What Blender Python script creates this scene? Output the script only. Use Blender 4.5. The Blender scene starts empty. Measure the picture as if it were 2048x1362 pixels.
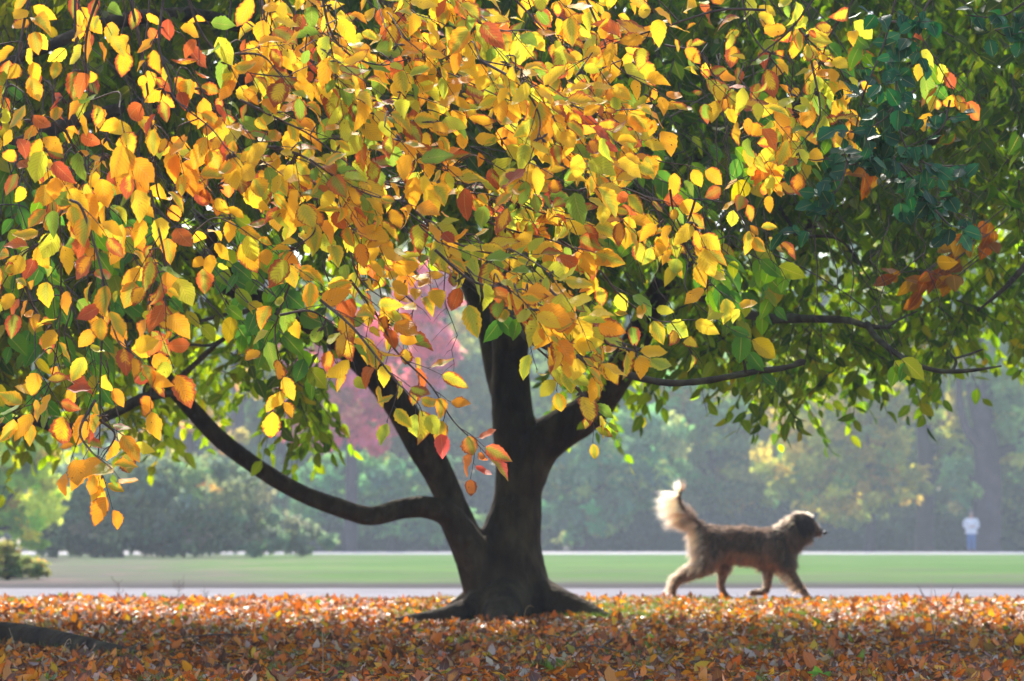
import bpy, bmesh, math, random
import numpy as np
from mathutils import Vector
rng = np.random.default_rng(7)
random.seed(7)
scene = bpy.context.scene
COL = scene.collection

# ------------------------------------------------------------------ camera
FPX = 4836.0            # focal length in photo pixels (85 mm on a 36 mm sensor, 2048 px wide)
H = 0.49                # low camera, half a metre above the path level
PITCH = math.atan((1083 - 681) / FPX)
cam_d = bpy.data.cameras.new("camera")
cam = bpy.data.objects.new("camera", cam_d)
COL.objects.link(cam)
cam.location = (0, 0, H)
cam.rotation_euler = (math.pi / 2 + PITCH, 0, 0)
cam_d.sensor_width = 36.0
cam_d.lens = FPX / 2048 * 36.0
cam_d.clip_start = 0.1
cam_d.clip_end = 3000
cam_d.dof.use_dof = True
cam_d.dof.focus_distance = 7.2
cam_d.dof.aperture_fstop = 5.8
scene.camera = cam

# ------------------------------------------------------------------ world, sun, exposure
SUN_EL = math.radians(46)
SUN_AZ = math.radians(-12)     # measured from +Y towards +X: the sun stands behind the tree, a little left
world = bpy.data.worlds.new("World")
scene.world = world
world.use_nodes = True
wn = world.node_tree
wn.nodes.clear()
sky = wn.nodes.new("ShaderNodeTexSky")
sky.sky_type = 'NISHITA'
sky.sun_disc = False
sky.sun_elevation = SUN_EL
sky.sun_rotation = SUN_AZ
sky.dust_density = 3.0
sky.air_density = 1.0
bg = wn.nodes.new("ShaderNodeBackground")
bg.inputs[1].default_value = 0.15
wo = wn.nodes.new("ShaderNodeOutputWorld")
wn.links.new(sky.outputs[0], bg.inputs[0])
wn.links.new(bg.outputs[0], wo.inputs[0])
sun_d = bpy.data.lights.new("sun", 'SUN')
sun_d.energy = 2.8
sun_d.angle = math.radians(2.0)
sun_d.color = (1.0, 0.93, 0.82)
sun = bpy.data.objects.new("sun", sun_d)
COL.objects.link(sun)
tosun = Vector((math.sin(SUN_AZ) * math.cos(SUN_EL), math.cos(SUN_AZ) * math.cos(SUN_EL), math.sin(SUN_EL)))
sun.rotation_euler = tosun.to_track_quat('Z', 'Y').to_euler()
sun.location = (0, 0, 30)
scene.view_settings.view_transform = 'Standard'
scene.view_settings.look = 'None'
scene.view_settings.exposure = 1.5
scene.view_settings.gamma = 1.0
scene.render.engine = 'CYCLES'
scene.cycles.max_bounces = 10
scene.cycles.diffuse_bounces = 5
scene.cycles.transmission_bounces = 6
scene.cycles.volume_bounces = 0
scene.cycles.use_denoising = True
scene.cycles.sample_clamp_indirect = 6

# ------------------------------------------------------------------ helpers
CA, SA = math.cos(PITCH), math.sin(PITCH)
def at(px, py, d):
    """point of the world seen at photo pixel (px, py) at distance d along +Y"""
    u = (px - 1024) / FPX
    v = (681 - py) / FPX
    dy = CA - v * SA
    return np.array([u / dy * d, d + 0 * px, H + (SA + v * CA) / dy * d])
def atv(px, py, d):
    px, py, d = map(lambda a: np.asarray(a, float), (px, py, d))
    u = (px - 1024) / FPX
    v = (681 - py) / FPX
    dy = CA - v * SA
    return np.stack([u / dy * d, d * np.ones_like(u), H + (SA + v * CA) / dy * d], -1)
def topix(P):
    P = np.asarray(P, float)
    r = P - np.array([0, 0, H])
    f = r[..., 1] * CA + r[..., 2] * SA
    u = r[..., 0] / f
    v = (-r[..., 1] * SA + r[..., 2] * CA) / f
    return 1024 + u * FPX, 681 - v * FPX
def unit(a):
    return a / np.maximum(np.linalg.norm(a, axis=-1, keepdims=True), 1e-9)

def link(o, parent=None):
    COL.objects.link(o)
    if parent is not None:
        o.parent = parent
    return o
def tag(o, label=None, cat=None, group=None, kind=None):
    if label: o['label'] = label
    if cat: o['category'] = cat
    if group: o['group'] = group
    if kind: o['kind'] = kind
    return o
def empty(name, loc=(0, 0, 0)):
    o = bpy.data.objects.new(name, None)
    o.location = loc
    o.empty_display_size = 0.2
    return link(o)
def mesh_np(name, V, F, mat=None, parent=None, smooth=True, attrs=None, uv=None, world_to=None):
    """V (n,3); F (m,k) all faces with k corners, or a list of such arrays"""
    if isinstance(F, np.ndarray): F = [F]
    V = np.asarray(V, np.float32)
    if parent is not None:
        V = V - np.array(parent_origin(parent), np.float32)
    me = bpy.data.meshes.new(name)
    me.vertices.add(len(V))
    me.vertices.foreach_set("co", V.ravel())
    idx = np.concatenate([f.ravel() for f in F]).astype(np.int32)
    tot = np.concatenate([np.full(len(f), f.shape[1], np.int32) for f in F])
    st = np.concatenate([[0], np.cumsum(tot)[:-1]]).astype(np.int32)
    me.loops.add(len(idx))
    me.loops.foreach_set("vertex_index", idx)
    me.polygons.add(len(tot))
    me.polygons.foreach_set("loop_start", st)
    me.polygons.foreach_set("loop_total", tot)
    me.update(calc_edges=True)
    if smooth:
        me.polygons.foreach_set("use_smooth", np.ones(len(tot), bool))
    if attrs:
        for k, a in attrs.items():
            at_ = me.attributes.new(k, 'FLOAT_COLOR', 'POINT')
            a4 = np.ones((len(V), 4), np.float32)
            a4[:, :a.shape[1]] = a
            at_.data.foreach_set("color", a4.ravel())
    if uv is not None:
        u = me.uv_layers.new(name="UVMap")
        u.data.foreach_set("uv", np.asarray(uv, np.float32)[idx].ravel())
    if mat: me.materials.append(mat)
    me.validate()
    o = bpy.data.objects.new(name, me)
    return link(o, parent)
def parent_origin(p):
    v = Vector((0, 0, 0))
    while p is not None:
        v = v + p.location
        p = p.parent
    return v

def catmull(P, n=8):
    P = np.asarray(P, float)
    if len(P) < 3:
        t = np.linspace(0, 1, n + 1)[:, None]
        return P[0] * (1 - t) + P[-1] * t
    Q = np.vstack([2 * P[0] - P[1], P, 2 * P[-1] - P[-2]])
    out = []
    for i in range(len(P) - 1):
        a, b, c, d = Q[i:i + 4]
        for t in np.linspace(0, 1, n, endpoint=False):
            out.append(0.5 * ((2 * b) + (-a + c) * t + (2 * a - 5 * b + 4 * c - d) * t ** 2 + (-a + 3 * b - 3 * c + d) * t ** 3))
    out.append(P[-1])
    return np.array(out)
def tubes(P, R, sides=3):
    """P (n,m,3) n tubes of m rings, R (n,m). returns V, F(quads)"""
    n, m, _ = P.shape
    T = np.empty_like(P)
    T[:, 1:-1] = P[:, 2:] - P[:, :-2]
    T[:, 0] = P[:, 1] - P[:, 0]
    T[:, -1] = P[:, -1] - P[:, -2]
    T = unit(T)
    ref = np.where(np.abs(T[..., 1:2]) > 0.9, np.array([1.0, 0, 0]), np.array([0, 1.0, 0]))
    A = unit(np.cross(T, ref))
    B = np.cross(T, A)
    ang = np.arange(sides) / sides * 2 * math.pi
    V = P[:, :, None] + R[:, :, None, None] * (A[:, :, None] * np.cos(ang)[None, None, :, None] + B[:, :, None] * np.sin(ang)[None, None, :, None])
    idx = np.arange(n * m * sides).reshape(n, m, sides)
    a = idx[:, :-1]; b = idx[:, 1:]
    F = np.stack([a, np.roll(a, -1, 2), np.roll(b, -1, 2), b], -1).reshape(-1, 4)
    return V.reshape(-1, 3), F
class Acc:
    """collects vertex / face blocks"""
    def __init__(s): s.V = []; s.F = {}; s.n = 0; s.A = {}; s.U = []
    def add(s, V, F, attrs=None, uv=None):
        s.V.append(V)
        s.F.setdefault(F.shape[1], []).append(F + s.n)
        s.n += len(V)
        for k, a in (attrs or {}).items(): s.A.setdefault(k, []).append(a)
        if uv is not None: s.U.append(uv)
    def build(s, name, mat, parent=None, smooth=True):
        return mesh_np(name, np.concatenate(s.V), [np.concatenate(f) for f in s.F.values()], mat, parent, smooth,
                       {k: np.concatenate(a) for k, a in s.A.items()} or None, np.concatenate(s.U) if s.U else None)
def tube1(acc, pts, r, n=6, sides=8, bump=0.0):
    """one smooth tapering tube; pts control points, r radii at them; closed ends"""
    P = catmull(pts, n)
    rr = np.interp(np.linspace(0, len(r) - 1, len(P)), np.arange(len(r)), r)
    if bump: rr = rr * (1 + bump * rng.standard_normal(len(rr)))
    V, F = tubes(P[None], rr[None], sides)
    base = len(V)
    V = np.vstack([V, P[0], P[-1]])
    k = np.arange(sides)
    top = (len(P) - 1) * sides
    F3 = np.vstack([np.stack([(k + 1) % sides, k, np.full(sides, base)], -1),
                    np.stack([top + k, top + (k + 1) % sides, np.full(sides, base + 1)], -1)])
    n0 = acc.n
    acc.add(V, F)
    acc.F.setdefault(3, []).append(F3 + n0)

# leaf template
def leaf_template(rows, serr=0.0):
    v = np.linspace(0, 1, rows)
    w = np.sin(np.pi * np.clip(v, 0, 1) ** 0.85) ** 0.75
    w = w * (1 - 0.25 * v) * 1.12
    tt = np.clip((v - .72) / .28, 0, 1); w = w * (1 - .35 * tt * tt * (3 - 2 * tt) * (1 - tt * .3))
    w[0] = 0.03; w[-1] = 0.02
    return v, w
def leaves(acc, P, D, N, L, col, aux, rows=9, wr=0.62, serr=0.10, fold=0.35, curl=0.5, wave=0.0):
    """add n leaves. P base points, D directions, N blade normals"""
    n = len(P)
    if n == 0: return
    D = unit(D); S = unit(np.cross(D, N)); N = np.cross(S, D)
    v, w = leaf_template(rows)
    L = np.broadcast_to(np.asarray(L, float), (n,))
    W = L * wr * rng.uniform(0.85, 1.15, n) * 0.5
    cu = rng.normal(0, curl, n) + 0.15
    fo = np.abs(rng.normal(fold, 0.2, n))
    V = np.empty((n, rows, 3, 3))
    # bend along the blade: arc in the (D,N) plane
    s = v[None] * L[:, None]
    a = cu[:, None] * v[None]
    cx = s * np.cos(a * 0.6); cz = -s * np.sin(a * 0.6)
    mid = P[:, None] + cx[..., None] * D[:, None] + cz[..., None] * N[:, None]
    V[:, :, 1] = mid
    wav = rng.uniform(0, 6.28, n)
    asym = rng.normal(0, .1, n); shp = rng.normal(0, .22, n)
    for j, sg in ((0, -1), (2, 1)):
        saw = 1 + serr * np.where(np.arange(rows) % 2 == 0, 1, -1)[None] * rng.uniform(0.3, 1.3, (n, rows)) if serr else 1
        ww = w[None] * W[:, None] * saw * (1 + sg * asym[:, None]) * (1 + shp[:, None] * (v[None] - .45))
        up = ww * np.sin(fo)[:, None] + (wave * L[:, None] * np.sin(wav[:, None] + v[None] * 11 + sg) * w[None])
        out = ww * np.cos(fo)[:, None]
        V[:, :, j] = mid + sg * out[..., None] * S[:, None] + up[..., None] * N[:, None]
    V = V.reshape(-1, 3)
    idx = np.arange(n * rows * 3).reshape(n, rows, 3)
    q = np.stack([idx[:, :-1, :-1], idx[:, :-1, 1:], idx[:, 1:, 1:], idx[:, 1:, :-1]], -1).reshape(-1, 4)
    uv = np.empty((n, rows, 3, 2))
    uv[..., 0] = np.array([0, 0.5, 1.0])
    uv[..., 1] = v[None, :, None]
    c = np.repeat(col, rows * 3, 0)
    a2 = np.stack([np.broadcast_to(aux, (n,)), rng.uniform(0, 1, n), rng.uniform(0, 1, n)], -1)
    acc.add(V, q, {'col': c, 'aux': np.repeat(a2, rows * 3, 0)}, uv.reshape(-1, 2))
def cards(acc, P, N, D, L, col, wr=0.6):
    """small bent leaf clumps of four corners and a spine for far crowns"""
    n = len(P)
    D = unit(D); S = unit(np.cross(D, N)); N = np.cross(S, D)
    L = L[:, None]
    V = np.stack([P, P + 0.5 * L * D + 0.5 * wr * L * S + 0.12 * L * N, P + L * D - 0.1 * L * N, P + 0.5 * L * D - 0.5 * wr * L * S + 0.12 * L * N], 1)
    idx = np.arange(n * 4).reshape(n, 4)
    acc.add(V.reshape(-1, 3), idx, {'col': np.repeat(col, 4, 0)})
def pick(pal, p, n, jit=0.12):
    pal = np.array(pal); p = np.array(p, float); p /= p.sum()
    c = pal[rng.choice(len(pal), n, p=p)]
    return np.clip(c * rng.uniform(1 - jit, 1 + jit, (n, 1)) * rng.uniform(1 - jit * .5, 1 + jit * .5, (n, 3)), 0.002, 0.97)
def inpoly(x, y, poly):
    x = np.asarray(x); y = np.asarray(y)
    r = np.zeros(x.shape, bool)
    n = len(poly)
    for i in range(n):
        x1, y1 = poly[i]; x2, y2 = poly[(i + 1) % n]
        c = ((y1 > y) != (y2 > y)) & (x < (x2 - x1) * (y - y1) / (y2 - y1 + 1e-9) + x1)
        r ^= c
    return r

# ------------------------------------------------------------------ materials
def newmat(name):
    m = bpy.data.materials.new(name); m.use_nodes = True
    nt = m.node_tree; nt.nodes.clear()
    out = nt.nodes.new("ShaderNodeOutputMaterial")
    return m, nt, out
def N_(nt, t, **kw):
    n = nt.nodes.new(t)
    for k, v in kw.items(): setattr(n, k, v)
    return n
def math_(nt, op, a, b=None, clamp=False):
    n = nt.nodes.new("ShaderNodeMath"); n.operation = op; n.use_clamp = clamp
    for i, x in enumerate((a, b)):
        if x is None: continue
        if isinstance(x, (int, float)): n.inputs[i].default_value = x
        else: nt.links.new(x, n.inputs[i])
    return n.outputs[0]
def mixc(nt, fac, a, b, mode='MIX'):
    n = nt.nodes.new("ShaderNodeMix"); n.data_type = 'RGBA'; n.blend_type = mode
    for i, x in ((0, fac), (6, a), (7, b)):
        if isinstance(x, (int, float)): n.inputs[i].default_value = x
        elif isinstance(x, tuple): n.inputs[i].default_value = (*x, 1) if len(x) == 3 else x
        else: nt.links.new(x, n.inputs[i])
    return n.outputs[2]
def leaf_mat(name, trans=0.45, vein=0.5, brown=(0.42, 0.12, 0.03), rough=0.42, spec=0.4, tv=1.35, ts=1.15, th=0.5, keepgreen=0.0):
    m, nt, out = newmat(name)
    L = nt.links.new
    col = N_(nt, "ShaderNodeAttribute", attribute_name='col').outputs[0]
    aux = N_(nt, "ShaderNodeAttribute", attribute_name='aux').outputs[0]
    sa = N_(nt, "ShaderNodeSeparateColor"); L(aux, sa.inputs[0])
    uvn = N_(nt, "ShaderNodeUVMap"); su = N_(nt, "ShaderNodeSeparateXYZ"); L(uvn.outputs[0], su.inputs[0])
    au = math_(nt, 'MULTIPLY', math_(nt, 'ABSOLUTE', math_(nt, 'SUBTRACT', su.outputs[0], 0.5)), 2.0)
    v = su.outputs[1]
    ph = math_(nt, 'SUBTRACT', math_(nt, 'MULTIPLY', v, 58.0), math_(nt, 'MULTIPLY', au, 17.0))
    sn = math_(nt, 'SINE', ph)
    vl = math_(nt, 'POWER', math_(nt, 'MULTIPLY', math_(nt, 'ADD', sn, 1.0), 0.5), 6.0)
    mid = math_(nt, 'SUBTRACT', 1.0, math_(nt, 'MULTIPLY', au, 14.0), clamp=True)
    geo = N_(nt, "ShaderNodeNewGeometry")
    noi = N_(nt, "ShaderNodeTexNoise"); noi.inputs['Scale'].default_value = 38; noi.inputs['Detail'].default_value = 4
    L(geo.outputs[0], noi.inputs[0])
    # browning from the rim inwards, amount per leaf
    rim = math_(nt, 'MAXIMUM', math_(nt, 'POWER', au, 2.0), math_(nt, 'POWER', v, 3.0))
    b = math_(nt, 'ADD', math_(nt, 'MULTIPLY', rim, 0.9), math_(nt, 'MULTIPLY', noi.outputs[0], 1.1))
    b = math_(nt, 'ADD', b, math_(nt, 'MULTIPLY', vl, 0.12))
    b = math_(nt, 'SUBTRACT', b, math_(nt, 'SUBTRACT', 1.75, math_(nt, 'MULTIPLY', sa.outputs[0], 1.5)))
    b = math_(nt, 'MULTIPLY', b, 3.0, clamp=True)
    c = mixc(nt, b, col, brown)
    # green remaining near the midrib on some leaves
    gm = math_(nt, 'SUBTRACT', 1.25, math_(nt, 'ADD', math_(nt, 'MULTIPLY', au, 1.1), math_(nt, 'MULTIPLY', noi.outputs[0], 1.0)))
    gm = math_(nt, 'MULTIPLY', math_(nt, 'MULTIPLY', gm, 2.0, clamp=True), math_(nt, 'MULTIPLY', math_(nt, 'SUBTRACT', sa.outputs[1], 0.62), 6.0, clamp=True), clamp=True)
    c = mixc(nt, math_(nt, 'MULTIPLY', gm, 0.75 * keepgreen), c, (0.30, 0.46, 0.05))
    # small dark spots
    vo = N_(nt, "ShaderNodeTexNoise"); vo.inputs['Scale'].default_value = 120; vo.inputs['Detail'].default_value = 2
    L(geo.outputs[0], vo.inputs[0])
    sp = math_(nt, 'MULTIPLY', math_(nt, 'SUBTRACT', vo.outputs[0], 0.70), 14.0, clamp=True)
    c = mixc(nt, sp, c, (0.12, 0.045, 0.015))
    c2 = mixc(nt, math_(nt, 'MULTIPLY', vl, vein * 0.35), c, (0.25, 0.12, 0.01), 'MULTIPLY')
    c2 = mixc(nt, math_(nt, 'MULTIPLY', mid, 0.35), c2, (0.75, 0.55, 0.15))
    bump = N_(nt, "ShaderNodeBump"); bump.inputs['Strength'].default_value = vein; bump.inputs['Distance'].default_value = 0.002
    L(math_(nt, 'ADD', vl, math_(nt, 'MULTIPLY', mid, 1.5)), bump.inputs['Height'])
    p = N_(nt, "ShaderNodeBsdfPrincipled")
    L(c2, p.inputs['Base Color']); p.inputs['Roughness'].default_value = rough
    p.inputs['Specular IOR Level'].default_value = spec
    L(bump.outputs[0], p.inputs['Normal'])
    hs = N_(nt, "ShaderNodeHueSaturation"); hs.inputs['Hue'].default_value = th
    hs.inputs['Saturation'].default_value = ts; hs.inputs['Value'].default_value = tv
    L(c2, hs.inputs['Color'])
    t = N_(nt, "ShaderNodeBsdfTranslucent"); L(hs.outputs[0], t.inputs[0])
    ms = N_(nt, "ShaderNodeMixShader"); ms.inputs[0].default_value = trans
    L(p.outputs[0], ms.inputs[1]); L(t.outputs[0], ms.inputs[2]); L(ms.outputs[0], out.inputs[0])
    return m
def far_leaf_mat(name, trans=0.6):
    m, nt, out = newmat(name); L = nt.links.new
    col = N_(nt, "ShaderNodeAttribute", attribute_name='col').outputs[0]
    p = N_(nt, "ShaderNodeBsdfDiffuse"); L(col, p.inputs[0])
    t = N_(nt, "ShaderNodeBsdfTranslucent"); L(mixc(nt, 1.0, col, (1.0, 1.0, 0.7), 'MULTIPLY'), t.inputs[0])
    ms = N_(nt, "ShaderNodeMixShader"); ms.inputs[0].default_value = trans
    L(p.outputs[0], ms.inputs[1]); L(t.outputs[0], ms.inputs[2]); L(ms.outputs[0], out.inputs[0])
    return m
def noise_mat(name, stops, scale=8, detail=6, rough=0.9, bump=0.3, bscale=None, dist=0.02, stretch=(1, 1, 1), spec=0.2):
    m, nt, out = newmat(name); L = nt.links.new
    tc = N_(nt, "ShaderNodeNewGeometry"); mp = N_(nt, "ShaderNodeMapping"); mp.inputs['Scale'].default_value = stretch
    L(tc.outputs[0], mp.inputs[0])
    n = N_(nt, "ShaderNodeTexNoise"); n.inputs['Scale'].default_value = scale; n.inputs['Detail'].default_value = detail
    L(mp.outputs[0], n.inputs[0])
    r = N_(nt, "ShaderNodeValToRGB")
    while len(r.color_ramp.elements) < len(stops): r.color_ramp.elements.new(0.5)
    for e, (pos, c) in zip(r.color_ramp.elements, stops): e.position = pos; e.color = (*c, 1)
    L(n.outputs[0], r.inputs[0])
    p = N_(nt, "ShaderNodeBsdfPrincipled"); L(r.outputs[0], p.inputs['Base Color'])
    p.inputs['Roughness'].default_value = rough; p.inputs['Specular IOR Level'].default_value = spec
    if bump:
        n2 = N_(nt, "ShaderNodeTexNoise"); n2.inputs['Scale'].default_value = bscale or scale * 3; n2.inputs['Detail'].default_value = 8
        L(mp.outputs[0], n2.inputs[0])
        b = N_(nt, "ShaderNodeBump"); b.inputs['Strength'].default_value = bump; b.inputs['Distance'].default_value = dist
        L(n2.outputs[0], b.inputs['Height']); L(b.outputs[0], p.inputs['Normal'])
    L(p.outputs[0], out.inputs[0])
    return m
M_yellow = leaf_mat("leaf_autumn", trans=0.53, vein=0.6, tv=1.2, ts=1.0, th=0.488, spec=0.25, rough=0.5, keepgreen=1.0)
M_green = leaf_mat("leaf_green", trans=0.6, vein=0.4, rough=0.45, spec=0.25, tv=2.4, ts=1.1, th=0.487)
M_dark = leaf_mat("leaf_dark_green", trans=0.25, vein=0.4, rough=0.45, spec=0.3, tv=1.2)
M_litter = leaf_mat("leaf_fallen", trans=0.4, vein=0.5, rough=0.27, spec=0.7, brown=(0.16, 0.05, 0.02), tv=1.3)
M_far = far_leaf_mat("far_leaf")
M_bark = noise_mat("beech_bark", [(0.3, (0.022, 0.014, 0.009)), (0.5, (0.052, 0.034, 0.021)), (0.68, (0.095, 0.075, 0.044))], scale=9, detail=10, bump=0.9, bscale=26, dist=0.025, stretch=(1, 1, 0.45))
M_twig = noise_mat("twig_bark", [(0.3, (0.05, 0.035, 0.03)), (0.7, (0.15, 0.11, 0.09))], scale=30, bump=0.3, dist=0.002)
M_moss = noise_mat("mossy_bark", [(0.3, (0.03, 0.024, 0.016)), (0.5, (0.07, 0.055, 0.035)), (0.7, (0.10, 0.12, 0.06))], scale=14, bump=0.6, dist=0.006)
M_farbark = noise_mat("far_bark", [(0.3, (0.035, 0.024, 0.032)), (0.7, (0.085, 0.06, 0.07))], scale=2, bump=0.5, dist=0.05)

# ------------------------------------------------------------------ ground
def gz(x, y):
    x = np.asarray(x, float); y = np.asarray(y, float)
    t = np.clip((y - 11.5) / 6.5, 0, 1); up = t * t * (3 - 2 * t)
    t2 = np.clip((y - 18.0) / 2.3, 0, 1); dn = 1 - t2 * t2 * (3 - 2 * t2)
    z = 0.055 * up * dn
    und = 0.012 * np.sin(x * 1.7 + 0.6) * np.cos(y * 1.3) + 0.007 * np.sin(x * 4.1 + y * 2.2)
    fade = np.clip((20.0 - y) / 1.5, 0, 1)
    return z + und * fade - 0.02
def sheet(name, xs, ys, zf, mat, label=None, kind='structure'):
    X, Y = np.meshgrid(xs, ys)
    Z = zf(X, Y)
    V = np.stack([X, Y, Z], -1).reshape(-1, 3)
    ny, nx = X.shape
    i = np.arange(nx * ny).reshape(ny, nx)
    F = np.stack([i[:-1, :-1], i[:-1, 1:], i[1:, 1:], i[1:, :-1]], -1).reshape(-1, 4)
    o = mesh_np(name, V, F, mat)
    return tag(o, kind=kind)
M_soil = noise_mat("soil", [(0.3, (0.03, 0.018, 0.01)), (0.5, (0.10, 0.045, 0.018)), (0.7, (0.20, 0.08, 0.025))], scale=14, bump=0.6)
M_path = noise_mat("path_asphalt", [(0.3, (0.11, 0.108, 0.130)), (0.7, (0.165, 0.160, 0.188))], scale=1.2, bump=0.1)
M_farpath = noise_mat("pale_gravel", [(0.3, (0.34, 0.33, 0.36)), (0.7, (0.46, 0.44, 0.47))], scale=0.5, bump=0.05)
M_wood_floor = noise_mat("woodland_floor", [(0.3, (0.02, 0.025, 0.015)), (0.7, (0.06, 0.05, 0.03))], scale=0.5, bump=0.3)
# lawn: bright green far, littered and brownish near the path
def lawn_mat():
    m, nt, out = newmat("lawn"); L = nt.links.new
    g = N_(nt, "ShaderNodeNewGeometry"); s = N_(nt, "ShaderNodeSeparateXYZ"); L(g.outputs[0], s.inputs[0])
    n = N_(nt, "ShaderNodeTexNoise"); n.inputs['Scale'].default_value = 0.35; n.inputs['Detail'].default_value = 6; L(g.outputs[0], n.inputs[0])
    n2 = N_(nt, "ShaderNodeTexNoise"); n2.inputs['Scale'].default_value = 2.2; n2.inputs['Detail'].default_value = 5; L(g.outputs[0], n2.inputs[0])
    grass = mixc(nt, n2.outputs[0], (0.036, 0.092, 0.020), (0.090, 0.175, 0.048))
    nb_ = N_(nt, "ShaderNodeTexNoise"); nb_.inputs['Scale'].default_value = 0.16; nb_.inputs['Detail'].default_value = 8; nb_.inputs['Roughness'].default_value = 0.7; L(g.outputs[0], nb_.inputs[0])
    grass = mixc(nt, math_(nt, 'MULTIPLY', math_(nt, 'SUBTRACT', nb_.outputs[0], 0.42), 4.0, clamp=True), grass, (0.105, 0.175, 0.055))
    lit = mixc(nt, n2.outputs[0], (0.070, 0.060, 0.060), (0.120, 0.098, 0.105))
    # litter under the trees at the near edge and to the left
    a = math_(nt, 'MULTIPLY', math_(nt, 'SUBTRACT', 50.0, s.outputs[1]), 0.04)
    b = math_(nt, 'MULTIPLY', math_(nt, 'SUBTRACT', math_(nt, 'MULTIPLY', s.outputs[0], -1.0), math_(nt, 'ADD', math_(nt, 'MULTIPLY', s.outputs[1], 0.08), 0.6)), 0.32, clamp=True)
    f = math_(nt, 'ADD', math_(nt, 'ADD', math_(nt, 'MAXIMUM', a, 0.0), b), math_(nt, 'MULTIPLY', math_(nt, 'SUBTRACT', n.outputs[0], 0.62), 3.0), clamp=True)
    c = mixc(nt, math_(nt, 'MULTIPLY', f, 0.8), grass, lit)
    n3 = N_(nt, "ShaderNodeTexNoise"); n3.inputs['Scale'].default_value = 0.8; n3.inputs['Detail'].default_value = 3; L(g.outputs[0], n3.inputs[0])
    pk = math_(nt, 'MULTIPLY', math_(nt, 'MULTIPLY', math_(nt, 'SUBTRACT', n3.outputs[0], 0.55), 9.0, clamp=True), math_(nt, 'MULTIPLY', math_(nt, 'SUBTRACT', -2.5, s.outputs[0]), 0.5, clamp=True))
    c = mixc(nt, math_(nt, 'MULTIPLY', pk, 0.7), c, (0.22, 0.13, 0.14))
    edge_shade = math_(nt, 'SUBTRACT', 1.0, math_(nt, 'MULTIPLY', math_(nt, 'SUBTRACT', math_(nt, 'SUBTRACT', s.outputs[1], math_(nt, 'MULTIPLY', n2.outputs[0], 2.2)), 25.8), 0.55), clamp=True)
    c = mixc(nt, edge_shade, c, (0.06, 0.055, 0.058))  # shadow line along the near edge, painted into the lawn colour
    p = N_(nt, "ShaderNodeBsdfPrincipled"); L(c, p.inputs['Base Color']); p.inputs['Roughness'].default_value = 0.9
    p.inputs['Specular IOR Level'].default_value = 0.02
    bp = N_(nt, "ShaderNodeBump"); bp.inputs['Strength'].default_value = 0.6; bp.inputs['Distance'].default_value = 0.05
    L(n2.outputs[0], bp.inputs['Height']); L(bp.outputs[0], p.inputs['Normal'])
    L(p.outputs[0], out.inputs[0]); return m
sheet("ground", np.linspace(-900, 900, 7), np.linspace(-60, 1500, 5), lambda x, y: x * 0 - 0.13, M_wood_floor)
sheet("woodland_floor", np.linspace(-130, 130, 40), np.linspace(108, 260, 20), lambda x, y: 0.02 + 0.05 * np.sin(x * .3) * 0, M_wood_floor)
sheet("leafy_ground", np.linspace(-14, 14, 180), np.linspace(-3, 20.6, 150), gz, M_soil)
sheet("path", np.linspace(-60, 60, 3), np.linspace(20.3, 26.0, 3), lambda x, y: x * 0 - 0.004, M_path)
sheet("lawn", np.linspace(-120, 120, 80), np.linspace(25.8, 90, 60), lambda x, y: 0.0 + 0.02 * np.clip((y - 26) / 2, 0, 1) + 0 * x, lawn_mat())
sheet("far_path", np.linspace(-120, 120, 3), np.linspace(89.8, 108.4, 3), lambda x, y: x * 0 + 0.028, M_farpath)

# ------------------------------------------------------------------ the beech: trunk and limbs
TD = 15.0
beech = empty("beech_tree", (0, TD, 0.03))
tag(beech, "large spreading beech tree with dark forked trunk, drooping yellow and orange leaves in front", "tree")
def pp(*pts):  # list of (px,py,d) -> world
    return np.array([at(*p) for p in pts])
def rpx(ws, d=TD):
    return [w * 0.5 / FPX * d for w in ws]
acc = Acc()
def limb(pts, w, **kw):
    P = pp(*pts)
    r = [wi * 0.5 / FPX * p[2] for wi, p in zip(w, pts)]
    tube1(acc, P, r, n=8, sides=16, bump=0.012, **kw)
# main stem
limb([(1022, 1262, 15), (1020, 1180, 15), (1018, 1100, 15), (1034, 1010, 15), (1037, 930, 15), (1028, 860, 15), (1022, 780, 15.05), (1020, 700, 15.1), (1012, 620, 15.1), (1000, 500, 15.1), (985, 350, 15.2), (975, 200, 15.2), (980, 0, 15.2), (990, -220, 15.2)],
     [186, 162, 136, 100, 94, 88, 80, 72, 68, 62, 56, 50, 42, 24])
# stem behind, leaning left at its top
limb([(1040, 900, 15.15), (1012, 800, 15.2), (992, 730, 15.3), (975, 650, 15.4), (950, 590, 15.5), (915, 500, 15.6), (870, 380, 15.8), (830, 220, 16)], [60, 58, 52, 48, 46, 42, 36, 24])
# second stem behind on the right of the top
limb([(1020, 780, 15.1), (1040, 660, 15.0), (1050, 560, 14.8), (1090, 400, 14.5), (1140, 200, 14.2), (1170, -60, 14)], [50, 46, 42, 36, 30, 18])
# right limb
limb([(1045, 960, 15), (1075, 895, 15), (1120, 860, 14.95), (1175, 825, 14.9), (1228, 760, 14.85), (1268, 690, 14.8), (1300, 620, 14.75), (1340, 540, 14.7), (1400, 420, 14.6), (1500, 290, 14.4), (1640, 190, 14.2), (1850, 120, 14)],
     [90, 92, 84, 76, 66, 60, 54, 46, 38, 32, 26, 16])
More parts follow.
